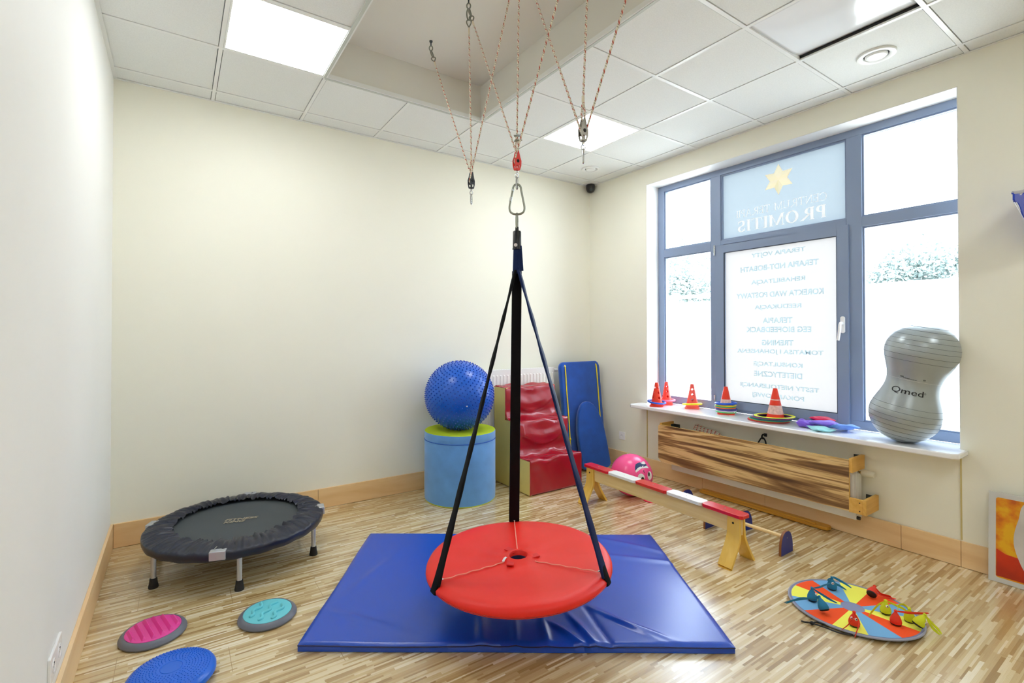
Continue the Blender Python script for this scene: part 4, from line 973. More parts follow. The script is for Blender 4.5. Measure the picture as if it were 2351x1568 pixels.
# draped red cover
path = [(SY[0], .006), (SY[0], .10), (SY[0], .20), (SY[0], SZs[0]), (SY[0]+.06, SZs[0]), (SY[0]+.12, SZs[0]), (SY[1]-.02, SZs[0]+.012), (SY[1], SZs[0]+.06), (SY[1], .40), (SY[1], .50), (SY[1]+.004, SZs[1]-.01), (SY[1]+.05, SZs[1]), (SY[1]+.11, SZs[1]), (SY[2]-.02, SZs[1]+.012), (SY[2], SZs[1]+.06), (SY[2], .72), (SY[2], .82), (SY[2]+.004, SZs[2]-.008), (SY[2]+.05, SZs[2]), (SY[2]+.12, SZs[2]+.002), (SY[3], SZs[2]), (SY[3]+.002, SZs[2]-.10)]
PP = loop([(0, a, c) for a, c in path], 5)
L_ = len(PP)-1
def drape(u, v):
    i = v*L_; k = min(L_-1, int(i)); p = PP[k].lerp(PP[k+1], i-k); x = SX0+.004+(SX1-SX0-.008)*u
    y, z = p.y, p.z; ce_ = math.sin(PI*u)
    edge = min(1, min(u, 1-u)/.1)
    # sagging swags on each riser and tread
    for (zc, am) in ((.52, .020), (.80, .018)):
        g = math.exp(-((z-zc+.07*ce_)/.055)**2); y -= am*g*edge*(1 if True else 0)
        g = math.exp(-((z-zc+.13*ce_)/.02)**2); y -= am*.5*g*edge
    for zc in (SZs[0], SZs[1], SZs[2]):
        if abs(z-zc) < .03: z -= 0; z += .012*ce_*math.sin(u*9+zc*7)*edge*.8+.006*math.sin(u*17+y*30)*edge
    y -= .003*math.sin(u*14+z*22)*edge
    y -= .004
    if z < .05 or v < .12: y = min(y, SY[0]-.004+.003*math.sin(u*11))
    return (x, y, max(.004, z+.004))
obj('tread_cover', B().grid(drape, 60, 150), M['redvinyl'], t, sharp=80, solid=.003)
obj('seam', B().tube([(SX0+.002, a-.003 if a < 3.8 else a, c+.002) for a, c in pf_[:7]], .004, 6), M['redvinyl'], t)

# ------------------------------------------------------------------ padded boards in the corner
def board(lab, outline, th, base, x_dir, lean, m_, name='padded_board'):
    """outline in (x along width, y up the board)"""
    xd = Vector(x_dir).normalized(); up = Vector(lean).normalized(); nn = xd.cross(up).normalized()
    t = thing(name, lab, 'padded board', base)
    n = len(outline); b_ = B(); cx_ = sum(p[0] for p in outline)/n; cy_ = sum(p[1] for p in outline)/n
    layers = [(-.5, .94), (-.5, .975), (-.30, 1.0), (.30, 1.0), (.5, .975), (.5, .94)]
    m = basis(Vector(base), xd, up, nn); vs = []; fs = []
    for zf, k in layers:
        for (x, y) in outline:
            vs.append(m @ Vector((cx_+(x-cx_)*k, cy_+(y-cy_)*(1-(1-k)*.6), zf*th)))
    L2 = len(layers)
    for l in range(L2-1):
        for i in range(n): fs.append((l*n+i, l*n+(i+1) % n, (l+1)*n+(i+1) % n, (l+1)*n+i))
    fs += [tuple(range(n))[::-1], tuple((L2-1)*n+i for i in range(n))]
    obj('pad', b_.add(vs, fs), m_, t, sharp=70)
    return t, m
W_ = .565
outl = arc((W_/2-.05, .05), .05, -PI/2, 0, 5)+arc((W_/2-.06, 1.095-.06), .06, 0, PI/2, 6)+arc((-W_/2+.06, 1.095-.06), .06, PI/2, PI, 6)+arc((-W_/2+.05, .05), .05, PI, 1.5*PI, 5)
t, m = board('tall blue padded board with yellow cords leaning in the corner', outl, .05, (3.625, 3.735, .012), (1, 0, 0), (0, .115, 1.09), M['royal'])
for sx_ in (-1, 1):
    x = .225*sx_
    cdp = [m @ Vector((x, 1.045, -.032)), m @ Vector((x, 1.04, .034)), m @ Vector((x*1.01, .8, .036)), m @ Vector((x*1.0, .5, .034)), m @ Vector((x*1.02, .28, .036)), m @ Vector((x*1.0, .12, .034))]
    cb_ = [p for p in cdp]
    # face towards the room is the -normal side or +normal side, keep whichever has lower y
    f_ = B().tube(loop([m @ Vector((x, 1.05, .0)), m @ Vector((x, 1.045, .030)), m @ Vector((x*1.01, .8, .0305)), m @ Vector((x*1.0, .5, .0305)), m @ Vector((x*1.02, .28, .031)), m @ Vector((x, .1, .0305))], 5), .0062, 8)
    cc = obj('cord', f_, M['ycord'], t)
    kn = B().sphere(m @ Vector((x*1.02, .30, .034)), .012, 8)
    obj('knot', kn, M['ycord'], cc)
    obj('eyelet', B().lathe([(.007, -.001), (.012, -.001), (.012, .002), (.007, .002)], 20, m @ Matrix.Translation((x, 1.05, .0255))), M['chrome'], t)
w2 = .352
outl = arc((w2/2-.05, .05), .05, -PI/2, 0, 5)+[(w2/2-.004, .25), (w2/2-.012, .40), (w2/2-.035, .52)]+[(w2/2-.06, .59), (.075, .655), (.04, .682), (0, .692), (-.04, .682), (-.075, .655), (-w2/2+.06, .59)]+[(-w2/2+.035, .52), (-w2/2+.012, .40), (-w2/2+.004, .25)]+arc((-w2/2+.05, .05), .05, PI, 1.5*PI, 5)
t, m = board('smaller round-topped blue padded board leaning on the tall one', outl, .05, (3.622, 3.588, .012), (.986, -.165, 0), (-.03, .125, .70), M['royal'])

# ------------------------------------------------------------------ pink ball
PBC = Vector((3.312, 2.86, .177)); PR = .177
t = thing('face_ball', 'pink rubber ball printed with a capped cartoon face', 'ball', (PBC.x, PBC.y, 0))
obj('body', B().sphere(PBC, PR, 32), M['pinkball'], t)
vd = (PBC-Vector((0, 0, 1.403))).normalized(); vr = vd.cross(VZ).normalized(); vu = vr.cross(vd).normalized()
def patch(outline, nm, m_, lift, rings=7):
    cx_ = sum(p[0] for p in outline)/len(outline); cy_ = sum(p[1] for p in outline)/len(outline); n = len(outline)
    vs = []; fs = []
    def S_(x, y): 
        q = math.sqrt(max(0, 1-x*x-y*y)); return PBC+(vr*x+vu*y-vd*q)*(PR+lift)
    vs.append(S_(cx_, cy_))
    for r_ in range(1, rings+1):
        for x, y in outline: vs.append(S_(cx_+(x-cx_)*r_/rings, cy_+(y-cy_)*r_/rings))
    for i in range(n): fs.append((0, 1+i, 1+(i+1) % n))
    for r_ in range(rings-1):
        for i in range(n): a0 = 1+r_*n; a1 = a0+n; fs.append((a0+i, a1+i, a1+(i+1) % n, a0+(i+1) % n))
    return obj(nm, B().add(vs, fs), m_, t, sharp=80)
def ell(cx_, cy_, rx, ry, rot=0, n=24):
    return [(cx_+rx*math.cos(a)*math.cos(rot)-ry*math.sin(a)*math.sin(rot), cy_+rx*math.cos(a)*math.sin(rot)+ry*math.sin(a)*math.cos(rot)) for a in [2*PI*i/n for i in range(n)]]
K = lambda px, py: ((px-690)/545, -(py-790)/545)       # offsets read on an enlarged view of the ball
patch([K(780, 700), K(775, 600), K(790, 530), K(850, 485), K(930, 460), K(1000, 465), K(1060, 510), K(1120, 600), K(1040, 590), K(960, 605), K(880, 640)], 'cap', M['navyp'], .0006)
patch([K(800, 735), K(785, 690), K(840, 620), K(900, 580), K(980, 545), K(1080, 540), K(1120, 600), K(1040, 590), K(960, 610), K(880, 655)], 'cap_band', M['whitep'], .0010)
patch([K(905, 475), K(950, 470), K(975, 430), K(1020, 440), K(1042, 490), K(1010, 512), K(960, 510)], 'pompom', M['whitep'], .0012)
for (cx_, cy_, rx, ry) in ((930, 840, 85, 92), (1140, 780, 55, 108)):
    e = patch(ell(*K(cx_, cy_), rx/545, ry/545), 'eye', M['whitep'], .0008)
    patch(ell(*K(cx_+(35 if cx_ < 1000 else -20), cy_+(35 if cx_ < 1000 else -30)), rx*.42/545, ry*.5/545), 'pupil', M['blackp'], .0014)
patch([K(985, 650), K(1000, 645), K(995, 690), K(1030, 745), K(985, 705)], 'nose', M['blackp'], .0010)
patch([K(1150, 950), K(1180, 905), K(1188, 860), K(1184, 920), K(1160, 965)], 'mouth', M['blackp'], .0010)
patch(ell(*K(585, 262), .045, .012), 'valve', M['whitep'], .0012)
o = tag_obj('rubber_disc', B().lathe([(0, 0), (.058, 0), (.062, .006), (.056, .014), (.02, .02), (0, .02)], 32, Matrix.Translation((3.335, 2.675, 0))), mat('pink disc rubber', srgb(236, 44, 92), .4), 'small flat pink disc on the floor beside the pink ball', 'disc', loc=(3.335, 2.675, 0))

# ------------------------------------------------------------------ balance beam bench
E0, E1 = Vector((2.868, 1.60, 0)), Vector((2.905, 2.985, 0))
bd = (E1-E0).normalized(); bn = Vector((bd.y, -bd.x, 0)); BLen = (E1-E0).length; BZ = .310
t = thing('balance_beam', 'low wooden balance beam with red and white top slats', 'balance beam', (E0+E1)/2)
BM = basis(E0, bd, -bn, (0, 0, 1))                  # x along, y across (towards -bn), z up
for i in range(5):
    a0, a1 = BLen*i/5+.001, BLen*(i+1)/5-.001
    pl = [(a0+.014, -.046), (a1-.014, -.046), (a1, -.032), (a1, .032), (a1-.014, .046), (a0+.014, .046), (a0, .032), (a0, -.032)]
    s_ = obj('slat', B().prism(pl, .022, BM @ Matrix.Translation((0, 0, BZ-.022))), M['slatred'] if i % 2 == 0 else M['slatwhite'], t, bevel=.003, label='red slat' if i % 2 == 0 else 'white slat')
    obj('screw', B().lathe([(.0035, 0), (.0035, .001), (0, .001)], 12, BM @ Matrix.Translation(((a0+a1)/2, 0, BZ))), M['steel'], s_)
obj('rail', B().box((.03, -.016, BZ-.125), (BLen-.03, .016, BZ-.022), BM), M['beam'], t, bevel=.002)
for x_ in (.065, BLen-.065):
    for s_ in (-1, 1):
        pth = [(.024, BZ-.024), (.024, BZ-.10), (.026, .165), (.045, .12), (.085, .055), (.122, .0)]
        P2 = loop([(0, s_*a, c) for a, c in pth], 6); vs = []; fs = []; wd_ = .038; n_ = len(P2)
        for i, p in enumerate(P2):
            d_ = (P2[min(n_-1, i+1)]-P2[max(0, i-1)]).normalized(); nr = Vector((0, d_.z, -d_.y))*.008
            if i == n_-1: nr = Vector((0, .010, 0))
            ww = wd_+.006*min(1, i/(n_*.5))
            for (xx, k) in ((-ww, 1), (ww, 1), (ww, -1), (-ww, -1)): vs.append(Vector((x_+xx, p.y, max(p.z, 0)))+nr*k)
        for i in range(n_-1):
            for j in range(4): fs.append((i*4+j, i*4+(j+1) % 4, (i+1)*4+(j+1) % 4, (i+1)*4+j))
        fs += [(3, 2, 1, 0), tuple((n_-1)*4+j for j in range(4))]
        for v in vs: v.z = max(v.z, 0)
        lg = obj('leg', B().add(vs, fs, BM), M['bench'], t, sharp=40, bevel=.002)
        obj('bolt', B().lathe([(.0065, 0), (.0065, .002), (0, .002)], 14, BM @ basis((x_, s_*.0325, BZ-.06), (1, 0, 0), (0, 0, 1), (0, s_, 0))), M['black'], lg)
    obj('spacer', B().box((x_-.034, -.016, BZ-.13), (x_+.034, .016, BZ-.024), BM), M['plyedge'], t, smooth=False)

# ------------------------------------------------------------------ small hurdles
def hurdle(c0, c1, lab):
    c0, c1 = Vector(c0), Vector(c1); d = (c1-c0).normalized(); n_ = Vector((d.y, -d.x, 0))
    t = thing('floor_hurdle', lab, 'hurdle', (c0+c1)/2, group='blue-ended floor hurdles')
    ol = [(-.076, 0), (.076, 0)]+[(.076*math.cos(a)**.8 if math.cos(a) > 0 else 0, .03+.113*math.sin(a)) for a in [PI/2*i/9 for i in range(10)]]
    ol += [(-.076*math.cos(a)**.8 if math.cos(a) > 0 else 0, .03+.113*math.sin(a)) for a in [PI/2*(1-i/9) for i in range(1, 10)]]
    for c, s_ in ((c0, -1), (c1, 1)):
        m = basis(c-d*.008, n_, (0, 0, 1), d if n_.cross(VZ).dot(d) > 0 else -d)
        m = basis(c, n_, (0, 0, 1)); 
        e = obj('end_board', B().prism(ol, .014, m @ Matrix.Translation((0, 0, -.007))), M['hedge'], t, smooth=True, sharp=60, label='brown-edged end board')
        for q in (-1, 1):
            obj('lacquer_face', B().prism([(x*.985, .001+z*.985) for x, z in ol], .0008, m @ Matrix.Translation((0, 0, (.0072 if q > 0 else -.0080)))), M['hblue'], e, smooth=False, label='dark blue face')
        obj('screw', B().lathe([(.0035, -.0095), (.0035, .0095)], 10, m @ Matrix.Translation((0, .102, 0))), M['steel'], e)
    obj('rod', B().tube([c0+VZ*.102, c1+VZ*.102], .0115, 16), M['dowel'], t)
hurdle((3.256, 1.562, 0), (3.248, 2.078, 0), 'nearer low hurdle with dark blue ends and wooden rod')
hurdle((3.388, 1.905, 0), (3.455, 2.42, 0), 'farther low hurdle with dark blue ends behind the beam')

# ------------------------------------------------------------------ peanut ball
LO, UP = Vector((3.925, 1.150, SZ+.184)), Vector((3.935, 1.068, 1.288))
ax = (UP-LO).normalized(); Lc = (UP-LO).length
t = thing('peanut_ball', 'silver peanut-shaped exercise ball on the sill against the reveal', 'peanut ball', (3.925, 1.15, SZ))
RL_ = .186
def prad(s):                                       # radius along the axis, s from -RL_ to Lc+RL_
    def bulb(c): q = RL_**2-(s-c)**2; return math.sqrt(q) if q > 0 else 0
    a, c_ = bulb(0), bulb(Lc)
    wst = .134+.5*abs((s-Lc/2)/Lc)**2*.34
    if 0.02 < s < Lc-.02:
        return RL_-.051*math.sin(PI*s/Lc)**2
    return max(a, c_)
pr_ = []; NS = 96
for i in range(NS+1):
    s = -RL_+(Lc+2*RL_)*(.5-.5*math.cos(PI*i/NS)); r_ = prad(s) if 0 < i < NS else 0
    pr_.append([s, r_])
for _ in range(6):
    for i in range(8, NS-8):
        if .03 < pr_[i][0] < Lc-.03: pr_[i][1] = (pr_[i-1][1]+pr_[i][1]*2+pr_[i+1][1])/4
PM = Matrix.Translation(LO) @ ax.to_track_quat('Z', 'X').to_matrix().to_4x4()
def pint(s):
    for i in range(NS):
        if pr_[i][0] <= s <= pr_[i+1][0]:
            k = (s-pr_[i][0])/(pr_[i+1][0]-pr_[i][0]+1e-9); return pr_[i][1]*(1-k)+pr_[i+1][1]*k
    return .1
obj('body', B().lathe([(r_, s) for s, r_ in pr_], 72, PM, close=False), M['silverball'], t)
gsl = [-.155, -.13, -.10, -.07, -.04, -.01, .025, .06]; gsl += [Lc-x for x in gsl]
for s in gsl:
    rr = pint(s)
    obj('rib_line', B().tube([PM @ Vector(((rr+.0002)*math.cos(a), (rr+.0002)*math.sin(a), s)) for a in [2*PI*i/64 for i in range(64)]], .0011, 6, closed=True), M['groove'], t)
# waist seam and lettering wrapped on the waist
rr = pint(Lc*.56)
obj('rib_line', B().tube([PM @ Vector(((rr+.0002)*math.cos(a), (rr+.0002)*math.sin(a), Lc*.56)) for a in [2*PI*i/64 for i in range(64)]], .0008, 6, closed=True), mat('pale seam', srgb(196, 200, 198), .5), t)
camd = (Vector((0, 0, 1.403))-(LO+UP)/2); lc = PM.to_3x3().inverted() @ camd; A0 = math.atan2(lc.y, lc.x)
sgn = 1
def wrap(vs, fs, s0, a0, m_, nm, lift=.0012):
    out = []
    for v in vs:
        s = s0+v.y; rr = pint(s)+lift; a = a0+v.x/.15
        out.append(PM @ Vector((rr*math.cos(a), rr*math.sin(a), s)))
    return obj(nm, B().add(out, fs), m_, t, smooth=False)
vs, fs, h = text_b('Qmed', .050, 0, .0004, width=.17); wrap(vs, fs, Lc*.38, A0-.12, M['blackp'], 'lettering')
vs, fs, h = text_b('\u00ae', .016, 0, 0); wrap(vs, fs, Lc*.40, A0+.50, M['blackp'], 'lettering')
for (s0, da, w_, h_) in ((.60, -.42, .02, .010), (.585, -.25, .035, .006), (.58, -.05, .05, .004), (.60, .35, .014, .012)):
    n_ = 8; vs = [Vector((w_*(i/n_-.5), h_*(j-.5)*(1 if i % 2 else .5), 0)) for i in range(n_+1) for j in range(2)]; fs = [(i*2, i*2+2, i*2+3, i*2+1) for i in range(n_)]
    wrap(vs, fs, Lc*s0, A0+da, M['groove'], 'print')

# ------------------------------------------------------------------ cones, rings, hoops on the sill
def cone_mesh(r0, r1, h, holes, m):
    """thin cone shell with punched holes"""
    nu, nv = 72, 44; b_ = B(); vs = []; fs = []
    for i in range(nu):
        a = 2*PI*i/nu
        for j in range(nv+1):
            u = j/nv; r_ = r0+(r1-r0)*u; vs.append((r_*math.cos(a), r_*math.sin(a), h*u))
    for i in range(nu):
        for j in range(nv):
            a = 2*PI*(i+.5)/nu; u = (j+.5)/nv; r_ = r0+(r1-r0)*u; z = h*u; cut = False
            for (ha, hz, hr) in holes:
                da = (a-ha+PI) % (2*PI)-PI
                if (da*r_)**2+(z-hz)**2 < hr*hr: cut = True
            if not cut: i2 = (i+1) % nu; fs.append((i*(nv+1)+j, i2*(nv+1)+j, i2*(nv+1)+j+1, i*(nv+1)+j+1))
    return b_.add(vs, fs, m)
def cone(x, y, lab, holes=True, worn=False, ha0=0, h=.225, rb=.058, col=None, name='training_cone'):
    t = thing(name, lab, 'cone', (x, y, SZ), group='orange cones on the sill')
    mm = Matrix.Translation((x, y, SZ)); cm = col or M['cone']
    obj('base', B().prism(rrect(rb*2.25, rb*2.25, .02), .012, mm @ Matrix.Rotation(.55, 4, 'Z')).lathe([(rb*1.02, .012), (rb*.99, .03)], 40, mm), cm, t, bevel=.002)
    hs = []
    if holes:
        for k in range(4):
            for hz in (.070, .118, .165): hs.append((ha0+k*PI/2+(PI/4 if hz == .3 else 0), hz, .0105))
    obj('shell', cone_mesh(rb, .015, h-.012, hs, mm @ Matrix.Translation((0, 0, .012))), cm, t, solid=.0015)
    if worn:
        k0, k1 = (.30, .52) if not worn == 2 else (.18, .46)
        r_ = lambda u: rb+(.015-rb)*u+.0006
        obj('band', B().lathe([(r_(k0), .012+(h-.012)*k0), (r_(k1), .012+(h-.012)*k1)], 40, mm, close=False), M['conew'], t, label='worn white band')
        if worn == 2: obj('band', B().lathe([(r_(.62), .012+(h-.012)*.62), (r_(.655), .012+(h-.012)*.655)], 40, mm, close=False), M['conew'], t, label='thin worn white band')
    return t
CA = math.atan2(-3, -3.9)
cone(3.87, 3.03, 'perforated orange cone with a blue ring, front left end of the sill', ha0=CA+.55, rb=.055)
cone(4.035, 3.043, 'perforated orange cone with a pink ring behind the blue-ringed one', ha0=CA+.25, rb=.052, h=.222, col=mat('faded orange plastic', srgb(246, 84, 70), .4))
cone(4.03, 2.757, 'perforated pinkish orange cone with a yellow ring', ha0=CA, rb=.056, col=mat('pale orange plastic', srgb(244, 92, 80), .4))
cone(4.0, 2.408, 'orange cone rising from a stack of thin coloured rings', holes=False, worn=1, rb=.060, h=.235)
cone(4.015, 2.0, 'worn orange cone standing inside a pile of flat hoops', holes=False, worn=2, rb=.066, h=.258)
def ring(x, y, z, R_, r_, m_, lab, tx=0, ty=0, group=None, flat=1, name='toss_ring', cat='ring'):
    c = Vector((x, y, z)); q = Euler((tx, ty, 0)).to_matrix()
    o = obj(name, B().tube([c+q @ Vector((R_*math.cos(a), R_*math.sin(a), 0)) for a in [2*PI*i/56 for i in range(56)]], r_, 12, closed=True, flat=flat, up=(0, 0, 1)), m_, loc=(x, y, z)); tag(o, lab, cat, group)
PC_ = {'blue': (20, 84, 200), 'pink': (250, 120, 150), 'yellow': (240, 226, 30), 'green': (90, 214, 120), 'orange': (244, 110, 50), 'navy': (30, 60, 150), 'purple': (86, 78, 160), 'white': (226, 228, 230), 'dgreen': (40, 170, 110), 'red': (214, 40, 50), 'magenta': (196, 30, 90), 'lime': (214, 222, 20)}
pm_ = {k: plastic(k+' ring plastic', v, .35) for k, v in PC_.items()}
ring(3.87, 3.03, SZ+.040, .078, .0088, pm_['blue'], 'thick blue ring on the front left cone', tx=.10, group='thick toss rings')
ring(4.035, 3.043, SZ+.045, .076, .0088, pm_['pink'], 'thick pink ring on the rear left cone', group='thick toss rings')
ring(4.03, 2.757, SZ+.040, .080, .0090, pm_['yellow'], 'thick yellow ring on the third cone', tx=-.12, ty=.05, group='thick toss rings')
ring(4.0, 2.408, SZ+.092, .080, .0095, pm_['blue'], 'thick blue ring topping the ring stack', group='thick toss rings', tx=-.06)
z = SZ+.020; stk = [('green', 'green ring, lowest of the stack'), ('white', 'white ring near the bottom of the stack'), ('purple', 'purple ring low in the stack'), ('navy', 'navy ring in the middle of the stack'), ('orange', 'orange ring in the stack'), ('dgreen', 'green ring in the upper stack'), ('yellow', 'yellow ring just under the thick blue ring')]
rn = random.Random(11)
for i, (c, l) in enumerate(stk):
    ring(4.0+rn.uniform(-.004, .004), 2.408+rn.uniform(-.006, .006), z+i*.0092, .080, .0045, pm_[c], 'thin '+l, tx=rn.uniform(-.03, .03), group='thin rings stacked on the fourth cone')
hs = [('red', 'red hoop at the bottom of the flat pile', .150), ('orange', 'orange hoop in the flat pile', .145), ('green', 'bright green hoop in the flat pile', .148), ('navy', 'navy hoop in the middle of the flat pile', .147), ('dgreen', 'sea-green hoop in the flat pile', .145), ('magenta', 'crimson hoop near the top of the flat pile', .145), ('blue', 'blue hoop under the top of the flat pile', .144), ('lime', 'yellow-green hoop on top of the flat pile', .145)]
for i, (c, l, R_) in enumerate(hs):
    k = i/7; x, y = 3.975-.004*i, 2.035-.0085*i
    ring(x, y, SZ+.010+i*.0056+(.006*k), R_-.022, .012, pm_[c], l, tx=-.028*k, group='flat hoops piled around the last cone', flat=None and 1, name='flat_hoop', cat='hoop') if False else None
    cc = Vector((x, y, SZ+.004+i*.0062)); q = Euler((-.03*k, 0, 0)).to_matrix().to_4x4()
    o = obj('flat_hoop', B().lathe([(R_-.026, 0), (R_-.025, .0030), (R_-.013, .0046), (R_-.001, .0028), (R_, 0), (R_-.001, -.0008), (R_-.025, -.0008), (R_-.026, 0)], 56, Matrix.Translation(cc) @ q, close=False), pm_[c], loc=tuple(cc)); tag(o, l, 'hoop', 'flat hoops piled around the last cone')

# ------------------------------------------------------------------ small bean bags on the sill
def pillow(x, y, z, w_, d_, h_, rz, tx, ty, m_, lab):
    b_ = B(); n = 16; rn = random.Random(int(x*1000+y*100))
    ph = [rn.uniform(0, 6) for _ in range(4)]
    q = Euler((tx, ty, rz)).to_matrix()
    def fn(sg):
        def g(u, v):
            a, c = 2*u-1, 2*v-1; e = max(0, (1-a**4))**.6*max(0, (1-c**4))**.6
            pin = 1-.10*(1-abs(a))*(abs(c) > .9)-.0
            zz = sg*h_/2*e*(1+.25*math.sin(a*5+ph[0])*math.sin(c*4+ph[1]))+.006*math.sin(a*3+ph[2])*math.sin(c*3+ph[3])
            return Vector((x, y, z)) + q @ Vector((a*w_/2*(1-.06*(1-c*c)), c*d_/2*(1-.06*(1-a*a)), zz))
        return g
    b_.grid(fn(1), n, n); b_.grid(fn(-1), n, n)
    o = obj('bean_bag', b_, m_, loc=(x, y, z-h_/2)); tag(o, lab, 'bean bag', 'plush bean bags on the sill')
pl_ = lambda n, c: mat(n, srgb(*c), .95, bump=.8, bscale=160, sheen=.3)
pillow(3.875, 1.615, SZ+.014, .16, .12, .028, .9, 0, 0, pl_('mint plush', (150, 214, 216)), 'mint bean bag, lowest and frontmost of the plush pile')
pillow(3.935, 1.735, SZ+.024, .12, .13, .046, .3, .15, 0, pl_('violet plush', (122, 84, 204)), 'violet bean bag at the left of the plush pile')
pillow(3.945, 1.625, SZ+.044, .13, .17, .036, .15, -.05, .1, pl_('purple plush', (128, 100, 214)), 'purple bean bag across the middle of the plush pile')
pillow(4.02, 1.665, SZ+.058, .10, .15, .034, .1, .05, 0, pl_('crimson plush', (214, 24, 80)), 'crimson bean bag on the back of the plush pile')
pillow(3.955, 1.505, SZ+.036, .17, .12, .034, -.5, -.25, .12, pl_('sky blue plush', (96, 140, 222)), 'sky blue bean bag at the right of the plush pile')

# ------------------------------------------------------------------ target mat and creatures
TG = Vector((2.882, 1.062, 0)); TGR = .277
t = thing('target_mat', 'round target mat with orange, blue and yellow wedges', 'target mat', TG)
def tz(x, y): return .010+.010*max(0, (-(x*.6+y*.8))/TGR)**1.5
def tgrid(r0, r1, a0, a1, lift, nr=6, na=8):
    def g(u, v): r_ = r0+(r1-r0)*u; a = a0+(a1-a0)*v; x, y = r_*math.cos(a), r_*math.sin(a); return (TG.x+x, TG.y+y, tz(x, y)+lift)
    return g
rimb = B().grid(tgrid(.0, TGR, 0, 2*PI, 0), 8, 72) 
n0 = len(rimb.v); obj('base', rimb, mat('grey lilac felt', srgb(136, 142, 176), .9), t, solid=.008)
cols = {'o': mat('orange felt', srgb(244, 78, 10), .85, bump=.3, bscale=400), 'b': mat('blue felt', srgb(112, 170, 216), .85, bump=.3, bscale=400), 'y': mat('yellow felt', srgb(242, 240, 92), .85, bump=.3, bscale=400)}
for i in range(12):
    a0 = math.radians(92-30*i+1); a1 = math.radians(62-30*i+1)
    obj('wedge', B().grid(tgrid(.050, TGR-.012, a1, a0, .0012), 6, 8), cols['oby'[i % 3]], t, label={'o': 'orange', 'b': 'blue', 'y': 'yellow'}['oby'[i % 3]]+' wedge')
obj('binding', B().tube([(TG.x+TGR*math.cos(a), TG.y+TGR*math.sin(a), tz(TGR*math.cos(a), TGR*math.sin(a))-.002) for a in [2*PI*i/72 for i in range(72)]], .005, 8, closed=True), mat('grey binding', srgb(150, 152, 170), .7), t)
lp = [(2.620, .965, .010), (2.585, 1.005, .010), (2.575, 1.065, .010), (2.560, 1.105, .012), (2.590, 1.100, .010), (2.610, 1.045, .010), (2.625, 1.000, .010)]
hl = obj('hanging_loop', B().tube(loop(lp, 6), .0035, 8), M['cord'], t)
obj('knot', B().sphere((2.562, 1.112, .010), .009, 8).tube([(2.562, 1.115, .010), (2.548, 1.140, .006), (2.545, 1.152, .006)], .004, 8), M['cord'], hl)
CM_ = {'blue': mat('petrol blue cloth', srgb(22, 118, 160), .7, bump=.5, bscale=160), 'red': mat('orange red cloth', srgb(226, 52, 22), .7, bump=.5, bscale=160), 'yellow': mat('acid yellow cloth', srgb(206, 214, 22), .7, bump=.5, bscale=160)}
def creature(x, y, col, lab, tails, eyes, tilt_=(0, 0), lie=None, s=1.0, z=.012):
    """teardrop bag, tied at the top, two ribbon tails"""
    t = thing('throwing_bag', lab, 'throwing bag', (x, y, z), group='small tied throwing bags')
    R_ = Euler((tilt_[0], tilt_[1], 0)).to_matrix().to_4x4()
    if lie is not None: R_ = Vector(lie).to_track_quat('Z', 'Y').to_matrix().to_4x4()
    zoff = .020*s if lie is not None else 0
    m = Matrix.Translation((x, y, z+zoff)) @ R_ @ Matrix.Diagonal((s, s, s, 1))
    prof = [(0, .004), (.014, .004), (.0215, .008), (.0235, .016), (.0215, .028), (.0165, .040), (.011, .050), (.0065, .057), (.0045, .061), (.008, .066), (.004, .070), (0, .070)]
    body = B().lathe(prof, 24, m)
    obj('body', body, CM_[col], t)
    obj('sole', B().lathe([(0, 0), (.014, .0005), (.0212, .004), (.0222, .0085), (.0205, .0085)], 24, m, close=False), M['black'], t)
    obj('tie', B().tube([m @ Vector((.0055*math.cos(a), .0055*math.sin(a), .061)) for a in [2*PI*i/12 for i in range(12)]], .0016, 6, closed=True), CM_[col], t)
    top = m @ Vector((0, 0, .064))
    for k, tl in enumerate(tails):
        pts = [top]+[Vector((x+a, y+c, z+d)) for a, c, d in tl]
        q = loop(pts, 5); n_ = len(q)
        obj('tail', B().tube(q, [.0018+.0042*math.sin(PI*min(1, i/n_*1.05)) if i < n_-1 else .0008 for i in range(n_)], 6, flat=.3), CM_[col], t)
    for ea, ez in eyes:
        rr = .0205 if ez < .03 else .0165
        dl = Vector((math.cos(ea), math.sin(ea), .3)).normalized(); p = Vector((rr*math.cos(ea), rr*math.sin(ea), ez))
        e = obj('eye', B().sphere(m @ (p*1.0), .0062*s, 10), M['whitep'], t)
        obj('pupil', B().sphere(m @ (p+dl*.0035), .0036*s, 8), M['blackp'], e)
V0 = math.atan2(-1.06, -2.88)                       # direction towards the viewer
creature(2.985, 1.195, 'blue', 'blue throwing bag at the far edge of the target', [[(.03, .0, .055), (.055, -.035, .035), (.06, -.07, .02)], [(-.02, .01, .05), (.035, -.02, .02), (.05, -.05, .003)]], [(V0+.25, .040)])
creature(2.772, 1.200, 'blue', 'blue throwing bag at the left with a tail on the orange wedge', [[(.05, -.01, .06), (.11, -.015, .058), (.16, -.02, .055)], [(.02, -.03, .045), (.05, -.06, .02), (.075, -.085, .004)]], [(V0+1.3, .040)], tilt_=(-.05, .05))
creature(2.690, 1.108, 'blue', 'blue throwing bag nearest the loop, tipped back', [[(-.02, .05, .068), (-.06, .10, .05), (-.09, .15, .02)], [(-.01, .04, .064), (-.05, .09, .058), (-.085, .145, .015)]], [], lie=(.22, .55, .95), z=.008)
creature(3.050, 1.040, 'red', 'orange-red throwing bag lying with its black sole showing', [[(.06, -.02, .02), (.09, -.05, .01), (.07, -.07, .006)], [(.06, -.01, .014), (.09, -.06, .004), (.10, -.075, .004)]], [], lie=(.75, .05, .35))
